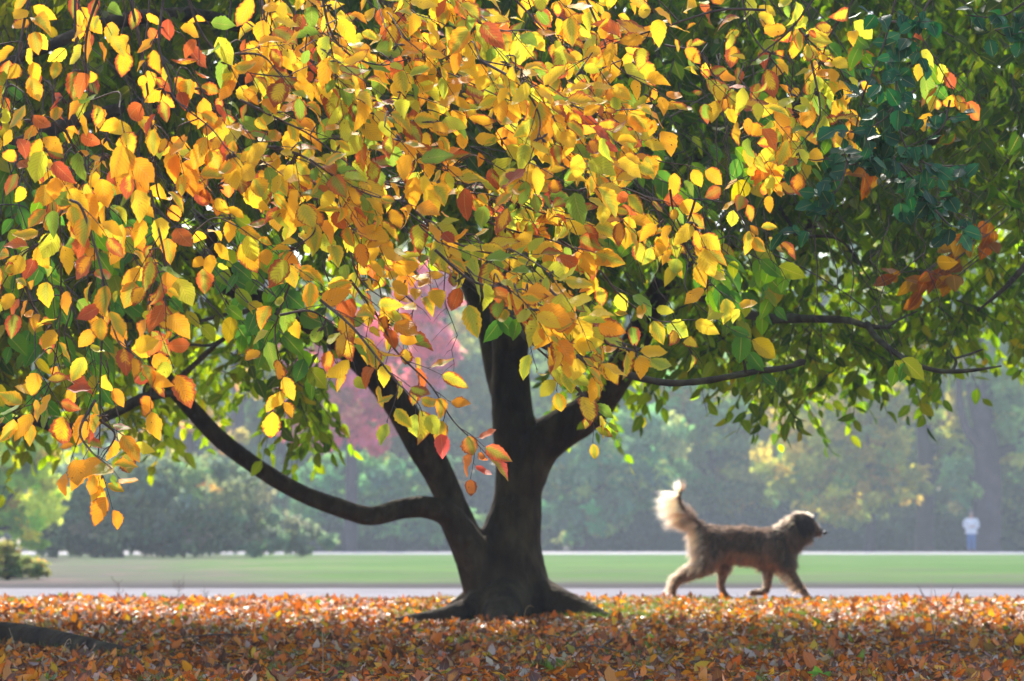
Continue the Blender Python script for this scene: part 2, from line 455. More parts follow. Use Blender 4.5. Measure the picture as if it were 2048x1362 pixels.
# middle left limb
limb([(985, 1160, 15), (944, 1085, 14.95), (909, 1015, 14.9), (876, 945, 14.85), (845, 890, 14.8), (800, 815, 14.75), (755, 755, 14.7), (690, 695, 14.65), (610, 640, 14.6), (520, 600, 14.5), (440, 562, 14.4), (350, 480, 14.2), (260, 360, 14), (170, 200, 13.7)],
     [70, 54, 56, 62, 68, 60, 56, 50, 46, 42, 40, 34, 26, 16])
limb([(850, 900, 14.8), (872, 892, 14.75), (884, 880, 14.7)], [44, 30, 16])
# low left limb
limb([(975, 1190, 14.95), (945, 1110, 14.85), (918, 1060, 14.8), (893, 1028, 14.75), (850, 1014, 14.7), (800, 1018, 14.65), (740, 1032, 14.6), (670, 1012, 14.5), (600, 985, 14.4), (520, 938, 14.2), (440, 878, 14), (385, 820, 13.9), (345, 775, 13.8), (310, 720, 13.7), (250, 620, 13.6), (180, 500, 13.4), (110, 330, 13.2)],
     [90, 76, 64, 50, 46, 42, 40, 39, 36, 36, 37, 36, 34, 30, 24, 20, 12])
limb([(900, 1040, 14.75), (902, 1020, 14.72), (904, 1013, 14.7)], [40, 26, 10])
# roots
limb([(985, 1190, 14.9), (940, 1218, 14.75), (880, 1235, 14.6), (810, 1244, 14.55), (740, 1250, 14.5)], [90, 52, 40, 28, 10])
limb([(1060, 1190, 14.95), (1110, 1202, 14.8), (1160, 1218, 14.7), (1215, 1240, 14.6), (1260, 1252, 14.6)], [100, 62, 46, 30, 12])
limb([(1085, 1180, 14.9), (1118, 1190, 14.85), (1135, 1204, 14.8)], [50, 34, 26])
limb([(1010, 1210, 14.8), (1000, 1245, 14.5), (985, 1262, 14.3)], [110, 60, 20])
limb([(960, 1190, 15.1), (925, 1205, 15.2), (895, 1215, 15.3)], [60, 34, 16])
trunk_raw = acc.build("trunk", M_bark, beech)
md = trunk_raw.modifiers.new("r", 'REMESH'); md.mode = 'VOXEL'; md.voxel_size = 0.016
ms_ = trunk_raw.modifiers.new("s", 'SMOOTH'); ms_.factor = 0.6; ms_.iterations = 5
def bake(o):
    dg = bpy.context.evaluated_depsgraph_get()
    dg.update()
    me = bpy.data.meshes.new_from_object(o.evaluated_get(dg))
    old = o.data; mats = list(old.materials)
    o.modifiers.clear(); o.data = me
    me.materials.clear()
    for m in mats: me.materials.append(m)
    me.polygons.foreach_set("use_smooth", np.ones(len(me.polygons), bool))
    return o
bpy.context.view_layer.update()
bake(trunk_raw)

def branch(pts, w, mat, parent, label=None, name="branch", sides=8, world=False, extra=()):
    a = Acc()
    for ps, ws in [(pts, w)] + list(extra):
        P = np.array(ps) if world else pp(*ps)
        r = [wi * 0.5 / FPX * (p[1] if world else p[2]) for wi, p in zip(ws, ps)]
        tube1(a, P, r, n=7, sides=sides, bump=0.05)
    o = a.build(name, mat, parent)
    if label: o['label'] = label
    return o
# nearer bare branches crossing the picture
branch([(965, 560, 11.5), (1010, 620, 10.6), (1060, 672, 10), (1130, 702, 9.6), (1200, 732, 9.4), (1265, 752, 9.2), (1340, 766, 9.1), (1420, 760, 9), (1500, 745, 9), (1560, 737, 9), (1610, 725, 9)],
       [34, 30, 26, 20, 17, 15, 14, 13, 14, 12, 8], M_moss, beech, "bare grey branch with a broken end",
       extra=[([(1492, 748, 9), (1488, 725, 8.95), (1478, 705, 8.9)], [7, 5, 3]), ([(1590, 728, 9), (1600, 722, 9), (1612, 722, 9)], [11, 9, 6])])
branch([(1400, 590, 13), (1510, 632, 11.5), (1600, 637, 11), (1690, 640, 10.7), (1735, 652, 10.5), (1785, 655, 10.4)], [26, 22, 18, 15, 12, 5], M_moss, beech,
       extra=[([(1735, 648, 10.5), (1750, 672, 10.3), (1785, 702, 10.1), (1830, 728, 10), (1880, 742, 9.9), (1940, 741, 9.8), (2003, 732, 9.8)], [14, 13, 12, 11, 10, 8, 3]),
              ([(1770, 655, 10.4), (1800, 638, 10.4), (1835, 622, 10.4)], [8, 6, 3]),
              ([(1905, 742, 9.9), (1912, 722, 9.9), (1900, 705, 9.9), (1905, 690, 9.9)], [7, 6, 4, 2]),
              ([(1912, 716, 9.9), (1940, 708, 9.9), (1967, 698, 9.9)], [5, 5, 3])])
branch([(110, 330, 13.2), (-90, 480, 12.6), (-120, 700, 12.2), (-60, 850, 12), (10, 850, 11.9), (70, 840, 11.8), (120, 858, 11.7), (165, 852, 11.7), (230, 825, 11.6), (290, 795, 11.5), (350, 786, 11.5)],
       [30, 28, 28, 26, 24, 26, 22, 22, 20, 22, 12], M_moss, beech, "knobbly dark branch at the left",
       extra=[([(-60, 850, 12), (0, 852, 11.8), (40, 846, 11.7), (62, 848, 11.6)], [16, 14, 12, 5]),
              ([(300, 795, 11.5), (310, 768, 11.5), (325, 740, 11.5), (340, 700, 11.5), (375, 690, 11.5)], [14, 12, 10, 8, 4]),
              ([(290, 798, 11.5), (288, 778, 11.5), (292, 768, 11.4)], [8, 6, 4])])
branch([(1000, 300, 15), (820, 210, 14), (640, 160, 13.4), (450, 170, 11), (300, 205, 10), (140, 245, 9.5), (0, 300, 9.3), (-260, 370, 9)], [46, 40, 36, 34, 30, 28, 26, 20], M_bark, beech)
branch([(990, 80, 15.2), (800, 50, 14.4), (650, 60, 14), (520, 58, 12), (380, 30, 11), (220, 45, 10), (90, 95, 9.5), (-150, 190, 9.2)], [44, 40, 34, 30, 30, 30, 24, 18], M_bark, beech)
branch([(1070, 420, 14.6), (1180, 345, 14), (1330, 325, 13), (1450, 300, 12), (1540, 245, 11.3), (1640, 190, 10.8), (1760, 180, 10.5)], [34, 28, 24, 20, 16, 12, 6], M_bark, beech,
       extra=[([(1450, 300, 12), (1520, 360, 11.5), (1575, 440, 11), (1600, 470, 10.8), (1680, 480, 10.5), (1740, 560, 10.3)], [12, 10, 9, 8, 6, 3])])
branch([(1340, 540, 14.7), (1420, 500, 14), (1560, 470, 13.4), (1720, 400, 13), (1900, 250, 12.6), (2100, 60, 12)], [34, 28, 24, 22, 20, 16], M_bark, beech)
branch([(2140, 420, 11), (2060, 520, 10.6), (2010, 575, 10.4), (1955, 622, 10.2)], [18, 14, 10, 4], M_bark, beech)
branch([(470, 575, 14.4), (430, 500, 14), (400, 420, 13.5), (330, 330, 13), (290, 250, 12.5), (240, 100, 12)], [30, 28, 26, 22, 18, 12], M_bark, beech)
branch([(345, 770, 13.8), (420, 700, 12.5), (455, 672, 12), (420, 690, 11.6), (380, 690, 11.4), (330, 700, 11.2)], [14, 10, 7, 6, 5, 3], M_twig, beech)
branch([(600, 640, 14.6), (520, 622, 13.4), (440, 632, 12.4), (380, 652, 11.8), (330, 690, 11.5)], [16, 12, 9, 7, 4], M_twig, beech)
# long boughs reaching forward over the camera's view, carrying the yellow sprays
boughs_w = [
    [(-.1, 15.2, 3.6), (-.8, 12, 4.1), (-1.4, 9.5, 3.5), (-1.6, 7.6, 2.65), (-1.5, 6.4, 2.15)],
    [(-.1, 15.2, 3.8), (-.3, 12, 4.3), (-.5, 9.4, 3.5), (-.45, 7.6, 2.6), (-.3, 6.6, 2.12)],
    [(.1, 15.2, 3.7), (.5, 12, 4.2), (.6, 9.4, 3.5), (.55, 7.8, 2.6), (.6, 6.9, 2.2)],
    [(.2, 14.4, 4.2), (1.3, 12, 4.3), (1.5, 9.6, 3.5), (1.2, 8, 2.7), (1.1, 7.4, 2.3)]]
for b_ in boughs_w:
    branch(b_, [60, 50, 44, 34, 12], M_bark, beech, world=True)

# ------------------------------------------------------------------ yellow sprays
YEL = [(0.97, 0.55, 0.022), (0.97, 0.44, 0.022), (0.95, 0.68, 0.035), (0.60, 0.63, 0.04), (0.22, 0.40, 0.04), (0.68, 0.20, 0.03), (0.46, 0.11, 0.03)]
P_left = [0.42, 0.26, 0.08, 0.09, 0.04, 0.08, 0.04]
P_mid = [0.34, 0.12, 0.22, 0.17, 0.09, 0.04, 0.015]
P_right = [0.38, 0.14, 0.15, 0.16, 0.08, 0.06, 0.02]
S = [ # photo pixels of the main shoots, palette
 ([(150,-30),(150,120),(140,190),(135,260),(120,420),(122,560),(115,690),(90,790),(45,815)],'L'),
 ([(205,-30),(175,60),(172,140),(188,230),(205,300)],'L'),
 ([(130,260),(155,310),(190,385),(235,430)],'L'),
 ([(255,-30),(285,120),(300,220),(310,330),(320,400),(365,440),(410,490)],'L'),
 ([(330,-30),(318,90),(340,160),(352,200),(420,255),(455,300)],'L'),
 ([(370,-20),(400,60),(440,110),(500,145),(590,155)],'L'),
 ([(400,190),(440,240),(480,300),(520,350)],'M'),
 ([(440,110),(520,110),(560,150)],'M'),
 ([(140,400),(165,420),(200,530),(215,610),(235,680),(255,700)],'L'),
 ([(205,560),(205,640),(200,760),(200,850),(195,925)],'L'),
 ([(125,420),(85,480),(45,510),(10,560)],'L'),
 ([(60,-20),(35,110),(15,160),(0,230)],'L'),
 ([(30,500),(60,600),(90,650)],'L'),
 ([(300,380),(320,470),(330,520),(330,560)],'L'),
 ([(600,-30),(585,80),(595,180),(590,290),(580,400)],'M'),
 ([(520,-30),(530,60),(520,90)],'M'),
 ([(740,-30),(790,50),(850,120),(910,175),(985,195)],'M'),
 ([(640,-30),(660,60),(700,110),(760,130),(810,120)],'M'),
 ([(600,100),(660,160),(720,215),(790,240),(860,245)],'M'),
 ([(480,200),(560,240),(620,270),(700,330)],'M'),
 ([(700,230),(760,285),(850,330),(940,350)],'M'),
 ([(520,290),(600,310),(680,360),(740,390),(790,400)],'M'),
 ([(600,330),(640,390),(630,460),(600,490)],'M'),
 ([(680,420),(700,500),(720,560),(770,600)],'M'),
 ([(700,345),(780,370),(880,385),(980,390),(1080,425),(1150,440)],'M'),
 ([(560,470),(585,540),(560,620),(550,670),(565,760)],'L'),
 ([(560,630),(620,622),(670,650)],'L'),
 ([(700,560),(760,640),(790,700),(860,770),(905,840),(950,885)],'M'),
 ([(640,600),(700,650),(750,710),(790,760),(830,800)],'M'),
 ([(830,420),(880,470),(950,500),(1040,520),(1090,560)],'M'),
 ([(870,500),(940,560),(1010,580),(1080,610),(1150,640),(1240,690)],'M'),
 ([(940,430),(1020,460),(1100,480),(1150,500)],'M'),
 ([(1030,620),(1060,680),(1100,720),(1150,775),(1190,815)],'M'),
 ([(1120,480),(1190,530),(1240,590),(1310,640),(1370,640)],'R'),
 ([(1160,380),(1220,370),(1300,400),(1330,450)],'R'),
 ([(1390,400),(1370,480),(1400,540),(1445,590)],'R'),
 ([(1340,380),(1350,430),(1390,500)],'R'),
 ([(1530,20),(1440,20),(1340,50),(1220,90),(1150,130)],'R'),
 ([(1640,-20),(1580,60),(1520,110),(1470,165)],'R'),
 ([(1000,-30),(1060,30),(1110,90),(1130,170)],'R'),
 ([(1160,-30),(1200,60),(1230,130),(1310,180)],'R'),
 ([(900,-30),(940,30),(990,60),(1040,60)],'M'),
 ([(1010,230),(1100,250),(1180,230),(1240,220)],'M'),
 ([(1180,210),(1240,290),(1310,320),(1370,330)],'R'),
 ([(1570,210),(1555,290),(1500,350),(1480,390)],'R'),
 ([(1470,420),(1490,445)],'R'),
 ([(1720,-20),(1660,70),(1640,130),(1600,220)],'R'),
 ([(1760,40),(1830,60),(1900,170)],'R'),
 ([(960,120),(1040,170),(1080,240),(1060,320)],'M'),
 ([(1330,90),(1400,110),(1440,180)],'R'),
 ([(1620,110),(1640,230),(1600,290)],'R'),
 ([(1560,-40),(1600,60),(1680,140),(1700,220)],'R'), ([(1480,-40),(1500,60),(1560,140),(1580,180)],'R'),
 ([(190,800),(160,860),(180,900),(215,930)],'L'), ([(200,840),(230,870),(205,915)],'L'), ([(1080,560),(1140,620),(1200,680),(1260,700)],'M'),
]
YPOLY = [(-40,-130),(1660,-130),(1640,230),(1530,330),(1400,330),(1230,420),(1140,600),(1100,680),(980,580),(860,530),(820,560),(760,640),(640,560),(520,530),(400,540),(270,680),(120,760),(0,700),(-40,600)]
DENSE = [(440,-130),(1180,-130),(1180,260),(1060,420),(1120,600),(1000,600),(860,500),(700,520),(500,370),(430,200)]
spray_root = []
for k, (pts, pal) in enumerate(S):
    d0 = rng.uniform(6.0, 7.0) if pal != 'R' else rng.uniform(6.9, 7.7)
    dd = rng.normal(0, 0.12)
    m = len(pts)
    P3 = np.array([at(p[0], p[1], d0 + dd * i / m) for i, p in enumerate(pts)])
    spray_root.append(dict(P=catmull(P3, 6), pal=pal, twigs=[], d=d0))
auto = []
tries = 0
while len(auto) < 190 and tries < 20000:
    tries += 1
    x, y = rng.uniform(-40, 1680), rng.uniform(-120, 760)
    if not inpoly(x, y, YPOLY): continue
    dens = 0.9 if inpoly(x, y, DENSE) else (0.26 if x < 440 else 0.2)
    if rng.uniform() > dens: continue
    auto.append((x, y))
def shoot_dir(x):
    a = np.interp(x, [0, 300, 500, 900, 1300, 1700], [80, 70, 48, 35, 40, 60]) + rng.normal(0, 14)
    return math.radians(a)
shoots = []   # (owner, origin, direction, length)
for k, s in enumerate(spray_root):
    P = s['P']
    seg = np.linalg.norm(np.diff(P, axis=0), axis=1); cum = np.concatenate([[0], np.cumsum(seg)])
    tot = cum[-1]
    q = 0.03
    side = 1
    while q < tot:
        i = min(np.searchsorted(cum, q), len(P) - 1)
        o = P[i]; t = unit(P[i] - P[max(i - 1, 0)] + 1e-6)
        ang = side * rng.uniform(0.45, 0.95)
        dx, dz = t[0] * math.cos(ang) - t[2] * math.sin(ang), t[0] * math.sin(ang) + t[2] * math.cos(ang)
        shoots.append((k, o, np.array([dx, rng.normal(0, .35), dz - 0.35]), rng.uniform(0.04, 0.13)))
        side *= -1
        q += rng.uniform(0.05, 0.085) if s['pal'] == 'M' else rng.uniform(0.062, 0.105)
    shoots.append((k, P[-1], unit(P[-1] - P[-3]), 0.05))
for (x, y) in auto:
    # nearest traced spray owns it
    best, bd = 0, 1e9
    for k, s in enumerate(spray_root):
        X, Y = topix(s['P']); dm = np.min((X - x) ** 2 + (Y - y) ** 2)
        if dm < bd: bd, best = dm, k
    a = shoot_dir(x)
    d = spray_root[best]['d'] + rng.uniform(-0.25, 0.45)
    o = at(x, y, d)
    shoots.append((best, o, np.array([math.cos(a), rng.normal(0, .2), -math.sin(a)]), rng.uniform(0.14, 0.26)))
    Pb = spray_root[best]['P']
    j = int(np.argmin(np.linalg.norm(Pb - (o + np.array([.05, 0, -.1])), axis=1)))
    j = max(0, j - 3)
    c_ = (Pb[j] + o) / 2 + np.array([rng.normal(0, .02), rng.normal(0, .02), .03])
    spray_root[best]['twigs'].append(catmull(np.array([Pb[j], c_, o]), 4))
petc = 0
for k, s in enumerate(spray_root):
    tw = Acc(); fol = Acc()
    own = [q for q in shoots if q[0] == k]
    PL, DL, NL, LL = [], [], [], []
    # main shoot wood
    P = s['P']
    V, F = tubes(P[None], np.linspace(0.0042, 0.0016, len(P))[None], 5)
    tw.add(V, F)
    for Q in s['twigs']:
        V, F = tubes(Q[None], np.linspace(.0022, .0018, len(Q))[None], 4); tw.add(V, F)
    fac = rng.normal(-0.05, 0.10)
    for (_, o, dr, ln) in own:
        dr = unit(dr)
        m = 6
        tt = np.linspace(0, 1, m)[:, None]
        bend = rng.normal(0, 0.14)
        Q = o + dr * ln * tt + np.array([bend * ln, 0, -0.18 * ln]) * tt ** 2
        V, F = tubes(Q[None], np.linspace(0.0019, 0.0009, m)[None], 3)
        tw.add(V, F)
        nl = max(2, int(ln / 0.027))
        for j in range(nl):
            f = (j + 0.8) / nl
            b = o + dr * ln * f + np.array([bend * ln, 0, -0.18 * ln]) * f * f
            sg = 1 if j % 2 else -1
            last = (j == nl - 1)
            ang = 0.15 * sg if last else sg * rng.uniform(0.5, 1.15)
            d2 = np.array([dr[0] * math.cos(ang) - dr[2] * math.sin(ang), dr[1] + rng.normal(0, .35), dr[0] * math.sin(ang) + dr[2] * math.cos(ang)])
            d2 = unit(unit(d2) + np.array([0.05, 0, -(rng.uniform(-0.1, 0.75) if s['pal'] != 'M' else rng.uniform(-.1, .6))]))
            L = rng.normal(0.068, 0.014); L = min(max(L, 0.036), 0.095)
            pb = b + d2 * 0.011
            V, F = tubes(np.stack([b, pb])[None], np.array([[0.0009, 0.0008]]), 3); tw.add(V, F)
            PL.append(pb); DL.append(d2)
            NL.append(np.array([rng.normal(0.0, .5), -0.9, rng.normal(0.95 if s['pal'] == 'M' else 0.55, .55)]))
            LL.append(L)
        if rng.uniform() < 0.22:   # beech husks and bud scales hanging at a node
            c = o + dr * ln * 0.3
            for h in range(4):
                dh = unit(rng.normal(0, 1, 3) + np.array([0, 0, -.6]))
                V, F = tubes(np.stack([c, c + dh * 0.012, c + dh * 0.022])[None], np.array([[0.0012, 0.0042, 0.0006]]), 4); tw.add(V, F)
    n = len(PL)
    if not n: continue
    pr = np.array({'L': P_left, 'M': P_mid, 'R': P_right}[s['pal']])
    pr = pr * np.exp(rng.normal(0, 0.35, len(pr)))
    if k in (27,): pass
    col = pick(YEL, pr, n, 0.12)
    PL = np.array(PL)
    # tip of the lowest spray turns red orange
    if k == 27:
        X, Y = topix(PL); red = Y > 850
        col[red] = pick([(0.80, 0.22, 0.06), (0.75, 0.16, 0.09), (0.85, 0.32, 0.05)], [1, 1, 1], red.sum())
    aux = np.clip(rng.beta(1.2, 2.6, n) * 1.0 + fac, 0, 1)
    leaves(fol, PL, np.array(DL), np.array(NL), np.array(LL), col, aux, rows=13, wr=0.64, serr=0.075, fold=0.28, curl=0.7, wave=0.04)
    to = tw.build("branch", M_twig, beech)
    fo = fol.build("foliage", M_yellow, to)

# ------------------------------------------------------------------ green crown of the beech
LOW = np.array([(-900,700),(-300,860),(-40,900),(0,895),(60,935),(130,945),(165,900),(230,900),(300,930),(350,915),(400,870),(470,855),(530,880),(600,905),(655,905),(668,800),(690,700),(730,620),(770,560),(900,540),(1060,620),(1090,760),(1130,900),(1200,900),(1260,920),(1305,860),(1350,825),(1420,810),(1500,805),(1555,880),(1600,800),(1640,770),(1705,855),(1740,770),(1800,785),(1850,770),(1905,820),(1940,710),(2000,690),(2060,730),(2300,720),(2900,600)], float)
def low(px): return np.interp(px, LOW[:, 0], LOW[:, 1])
GRN = [(0.100, 0.200, 0.014), (0.170, 0.280, 0.016), (0.045, 0.115, 0.014), (0.15, 0.24, 0.02), (0.30, 0.30, 0.02)]
LIMBS = [[(1075, 895), (1120, 860), (1175, 825), (1228, 760), (1268, 690), (1300, 620)],
         [(880, 940), (845, 890), (800, 815), (755, 755), (690, 695), (610, 640), (520, 600), (440, 562), (400, 520)],
         [(520, 938), (440, 878), (385, 820), (345, 775), (310, 720)], [(1034, 900), (1020, 780), (1010, 650), (950, 600)],
         [(230, 800), (160, 860), (60, 840), (350, 786)]]
def crown_shoots(n, dmin, dmax, sel, lenr, nleaf, leafL, pal, pp_, rows, acc_l, acc_t, spread=0.5, lowoff=1.0):
    px = rng.uniform(-800, 2850, n); py = rng.uniform(-850, 960, n); d = rng.uniform(dmin, dmax, n)
    ln = rng.uniform(*lenr, n)
    ok = py < low(px) - lowoff * (ln * 0.75 + leafL * 0.6) * FPX / d
    O = atv(px, py, d)
    ok &= O[:, 2] < 1.35 + (O[:, 1] - 7) * 0.85
    ok &= O[:, 2] < np.where(px > 1200, 4.8, 5.6)
    ok &= sel(px, py, d)
    ok &= ~((px > 1240) & (px < 1420) & (py > 690))
    for lm in LIMBS:
        q = catmull(np.array(lm, float), 4)
        dist = np.min([np.min(np.hypot(px[:, None] - q[None, :, 0], (py + of)[:, None] - q[None, :, 1]), axis=1) for of in (30, 90, 150)], axis=0)
        ok &= ~((dist < 58) & (d < 15.0) & (rng.uniform(0, 1, len(px)) < .93))
    O = O[ok]; ln = ln[ok]; n = len(O)
    if n == 0: return 0
    th = rng.uniform(0, 2 * math.pi, n)
    D = np.stack([np.cos(th) * spread, np.sin(th) * spread, -rng.uniform(0.0, 0.8, n)], -1); D = unit(D)
    sv = unit(np.cross(D, np.array([0, 0, 1.0]) + rng.normal(0, .2, (n, 3))))
    m = 4
    t = np.linspace(0, 1, m)[None, :, None]
    G = np.array([0, 0, -0.35])
    Q = O[:, None] + D[:, None] * ln[:, None, None] * t + G * ln[:, None, None] * t ** 2
    V, F = tubes(Q, np.linspace(0.0045, 0.0015, m)[None].repeat(n, 0), 3)
    acc_t.add(V, F)
    for j in range(nleaf):
        f = (j + 0.6) / nleaf
        B = O + D * (ln * f)[:, None] + G * (ln * f * f)[:, None]
        sg = 1 if j % 2 else -1
        dd = unit(D * 0.6 + sv * sg * rng.uniform(0.4, 0.9, n)[:, None] + np.array([0, 0, -0.5]) + rng.normal(0, .2, (n, 3)))
        nn = unit(np.cross(dd, sv) * 0.6 + rng.normal(0, .5, (n, 3)) + np.array([0, -0.35, 0.4]))
        keep = rng.uniform(0, 1, n) < 0.92
        X, _ = topix(B[keep])
        col = pick(pal, pp_, keep.sum(), 0.2)
        yel = np.clip((700 - X) / 700, 0, 1)[:, None] * rng.uniform(0, 1, (keep.sum(), 1))
        col = col * (1 - 0.5 * yel) + np.array([0.30, 0.27, 0.02]) * 0.5 * yel
        leaves(acc_l, B[keep], dd[keep], nn[keep], rng.normal(leafL, leafL * .15, keep.sum()), col, rng.beta(1, 6, keep.sum()) * .6, rows=rows, wr=0.55, serr=0.0, fold=0.3, curl=0.4)
    return n
def sel_main(px, py, d):
    p = np.ones_like(px)
    right = (px > 1440) & (py > 400)
    p = np.where(right, 0.38, p)
    p = np.where(right & (py > 580), 0.7, p)
    p = np.where((px > 700) & (px < 1120) & (py > 420), 0.10, p)
    p = np.where((px > 1500) & (py < 330), 1.3, p)
    p = np.where((px > 1960) & (py > 120) & (py < 420), 0.6, p)
    p = np.where((px > 430) & (px < 720) & (py > 420) & (py < 760), 0.45, p)
    return rng.uniform(0, 1.0, px.shape) < p
tA, lA = Acc(), Acc()
nb = crown_shoots(21000, 12.4, 16.6, sel_main, (0.25, 0.5), 10, 0.092, GRN, [4, 4, 3, 1.2, .3], 5, lA, tA, lowoff=0.8)
tB, lB = Acc(), Acc()
def sel_mid(px, py, d):
    return (py < low(px) - 260) & (~((px > 1250) & (py > 380))) & (rng.uniform(0, 1, px.shape) < np.where((px > 700) & (px < 1120) & (py > 380), 0.1, 0.9)) & (~((px > 1450) & (py > 380) & (rng.uniform(0, 1, px.shape) < .75)))
nm = crown_shoots(4600, 9.6, 12.4, sel_mid, (0.22, 0.42), 9, 0.088, [(0.035, 0.085, 0.010), (0.055, 0.110, 0.012), (0.09, 0.14, 0.012)], [3, 3, 1], 6, lB, tB, lowoff=1.0)  # palette darkened to stand for the shade deep in the crown
o = tA.build("twigs", M_twig, beech); o['label'] = "fine twigs of the green crown"
o = lA.build("crown", M_green, beech); o['label'] = "green leaves of the drooping crown"
o = tB.build("twigs", M_twig, beech)
o = lB.build("crown", M_green, beech); o['label'] = "leaves inside the crown, green darkened as shade"
# near green leaves: clusters nearer than the trunk
lC, tC = Acc(), Acc()
cl = []
for (x0, y0, x1, y1, n, d0, d1) in [(-40, 290, 230, 760, 26, 8.0, 9.4), (180, 360, 560, 620, 22, 8.2, 9.6), (-40, 20, 150, 280, 12, 8.5, 10), (1330, 470, 1520, 600, 12, 8.2, 9.5), (1420, 560, 1540, 660, 4, 8.5, 9.2), (1000, 250, 1480, 470, 22, 8.4, 9.8), (1480, 30, 1760, 260, 12, 8.4, 9.6), (430, 540, 640, 700, 7, 8.2, 9)]:
    for _ in range(n): cl.append((rng.uniform(x0, x1), rng.uniform(y0, y1), rng.uniform(d0, d1)))
cl += [(1785, 715, 8.8), (1800, 712, 8.8), (990, 625, 8.6), (1020, 628, 8.6), (1490, 690, 9), (1850, 110, 8.6)]
prevs = []
for (x, y, d) in cl:
    o = at(x, y, d); a = shoot_dir(x); ln = rng.uniform(0.08, 0.2)
    dr = unit(np.array([math.cos(a), rng.normal(0, .3), -math.sin(a)]))
    nl = max(3, int(ln / 0.035))
    if (x, y) in [(1785, 715), (1800, 712), (990, 625), (1020, 628)]: nl = 2; ln = .04
    a0 = o - dr * 0.15 + np.array([0, 0, .04])
    if prevs:
        pv_ = prevs[int(np.argmin([np.linalg.norm(q - a0) for q in prevs]))]
        if np.linalg.norm(pv_ - a0) < 6.0:
            Q = catmull(np.array([pv_, (pv_ + a0) / 2 + np.array([0, 0, .03]), a0, o, o + dr * ln]), 4)
        else: Q = catmull(np.array([a0, o, o + dr * ln]), 6)
    else: Q = catmull(np.array([a0, o, o + dr * ln]), 6)
    prevs.append(a0)
    V, F = tubes(Q[None], np.linspace(.003, .001, len(Q))[None], 4); tC.add(V, F)
    f = (np.arange(nl) + .7) / nl
    B = o + dr * (ln * f)[:, None]
    sg = np.where(np.arange(nl) % 2 == 0, 1, -1)[:, None]
    dd = unit(dr * 0.5 + sg * np.array([0.7, 0, 0.1]) + np.array([0, 0, -0.7]) + rng.normal(0, .2, (nl, 3)))
    nn = np.array([0, -1, 0.5]) + rng.normal(0, .35, (nl, 3))
    leaves(lC, B, dd, nn, rng.normal(.088, .012, nl), pick([(0.07, 0.20, 0.03), (0.10, 0.22, 0.02), (0.25, 0.30, 0.02), (0.40, 0.32, 0.02)], [4, 4, 2, 1], nl), rng.beta(1, 5, nl) * .6, rows=11, wr=.62, serr=.05, fold=.2, curl=.35, wave=.01)
# dim orange cluster at the right
pq = None
for (x, y) in [(1960, 455), (1930, 480), (1975, 470), (1900, 520), (1860, 540), (1830, 560), (1880, 545), (1920, 540), (1850, 575), (1905, 560), (1800, 545), (1720, 330), (1735, 350)]:
    d = rng.uniform(9.3, 9.8); o = at(x, y, d); nl = 4
    V, F = tubes(np.stack([o + np.array([.1, 0, .08]), o, o - np.array([.03, 0, .02])])[None], np.array([[0.003, 0.002, 0.001]]), 4); tC.add(V, F)
    if pq is not None:
        V, F = tubes(catmull(np.array([pq, (pq + o) / 2 + np.array([0, 0, .02]), o]), 4)[None], np.full((1, 9), .0014), 4); tC.add(V, F)
    pq = o
    B = o + rng.normal(0, .02, (nl, 3)); dd = np.array([-.3, 0, -.8]) + rng.normal(0, .5, (nl, 3)); nn = np.array([0, -1, .3]) + rng.normal(0, .4, (nl, 3))
    leaves(lC, B, dd, nn, rng.normal(.085, .01, nl), pick([(0.26, 0.12, 0.012), (0.22, 0.085, 0.012), (0.26, 0.15, 0.012)], [1, 1, 1], nl), rng.beta(1, 6, nl), rows=11, wr=.62, serr=.05)
tC.build("twigs", M_twig, beech)
o = lC.build("foliage", M_green, beech); o['label'] = "nearer green leaves on the beech's lower twigs"
# bare hanging twigs
def hang(x, y, d, lenp, r=0.0028, lean=0.1, n=9):
    tD = Acc()
    xs = x + np.cumsum(rng.normal(lean * 14, 7, n)); ys = y + np.linspace(0, lenp, n)
    P = atv(xs, ys, np.full(n, d))
    V, F = tubes(P[None], np.linspace(r, r * .35, n)[None], 4); tD.add(V, F)
    for i in range(2, n - 1):
        if rng.uniform() < .7:
            sg = rng.choice([-1, 1]); l = rng.uniform(.03, .1)
            e = P[i] + np.array([sg * l * .7, rng.normal(0, .02), -l * .7])
            V, F = tubes(np.stack([P[i], (P[i] + e) / 2 + np.array([0, 0, .006]), e])[None], np.array([[r * .5, r * .4, r * .2]]), 3); tD.add(V, F)
    tD.build("twig", M_twig, beech)
for (x, y, d, l) in [(240, -40, 7, 300), (270, -40, 7.3, 480), (290, -30, 7, 600), (150, -20, 6.8, 420), (115, 120, 7.1, 620), (345, 350, 7, 320), (180, 300, 7.4, 480), (330, 600, 7.2, 120), (450, -30, 7.5, 300),
                     (1290, 180, 7.8, 260), (1420, 200, 7.9, 330), (1450, 250, 8, 260), (1265, 330, 8, 250), (1635, 470, 9, 260), (1690, 470, 9, 220), (1150, 100, 8, 260), (1370, 330, 8, 200), (1530, 300, 8.3, 240), (800, 500, 7.4, 200), (820, 560, 7.2, 130), (640, 520, 7.5, 180), (760, 420, 7.5, 220), (1190, 560, 7.5, 120),
                     (60, 40, 7.5, 240), (135, 600, 7.1, 260), (205, 720, 7.0, 190), (1500, 120, 8, 260), (1770, 430, 9, 180), (1880, 350, 9.2, 160)]:
    hang(x, y, d, l)
for q in range(70):
    x, y = rng.uniform(0, 1900), rng.uniform(-20, 560)
    hang(x, y, rng.uniform(7.4, 9.5), rng.uniform(80, 240), 0.0022, rng.uniform(0.2, 1.8))

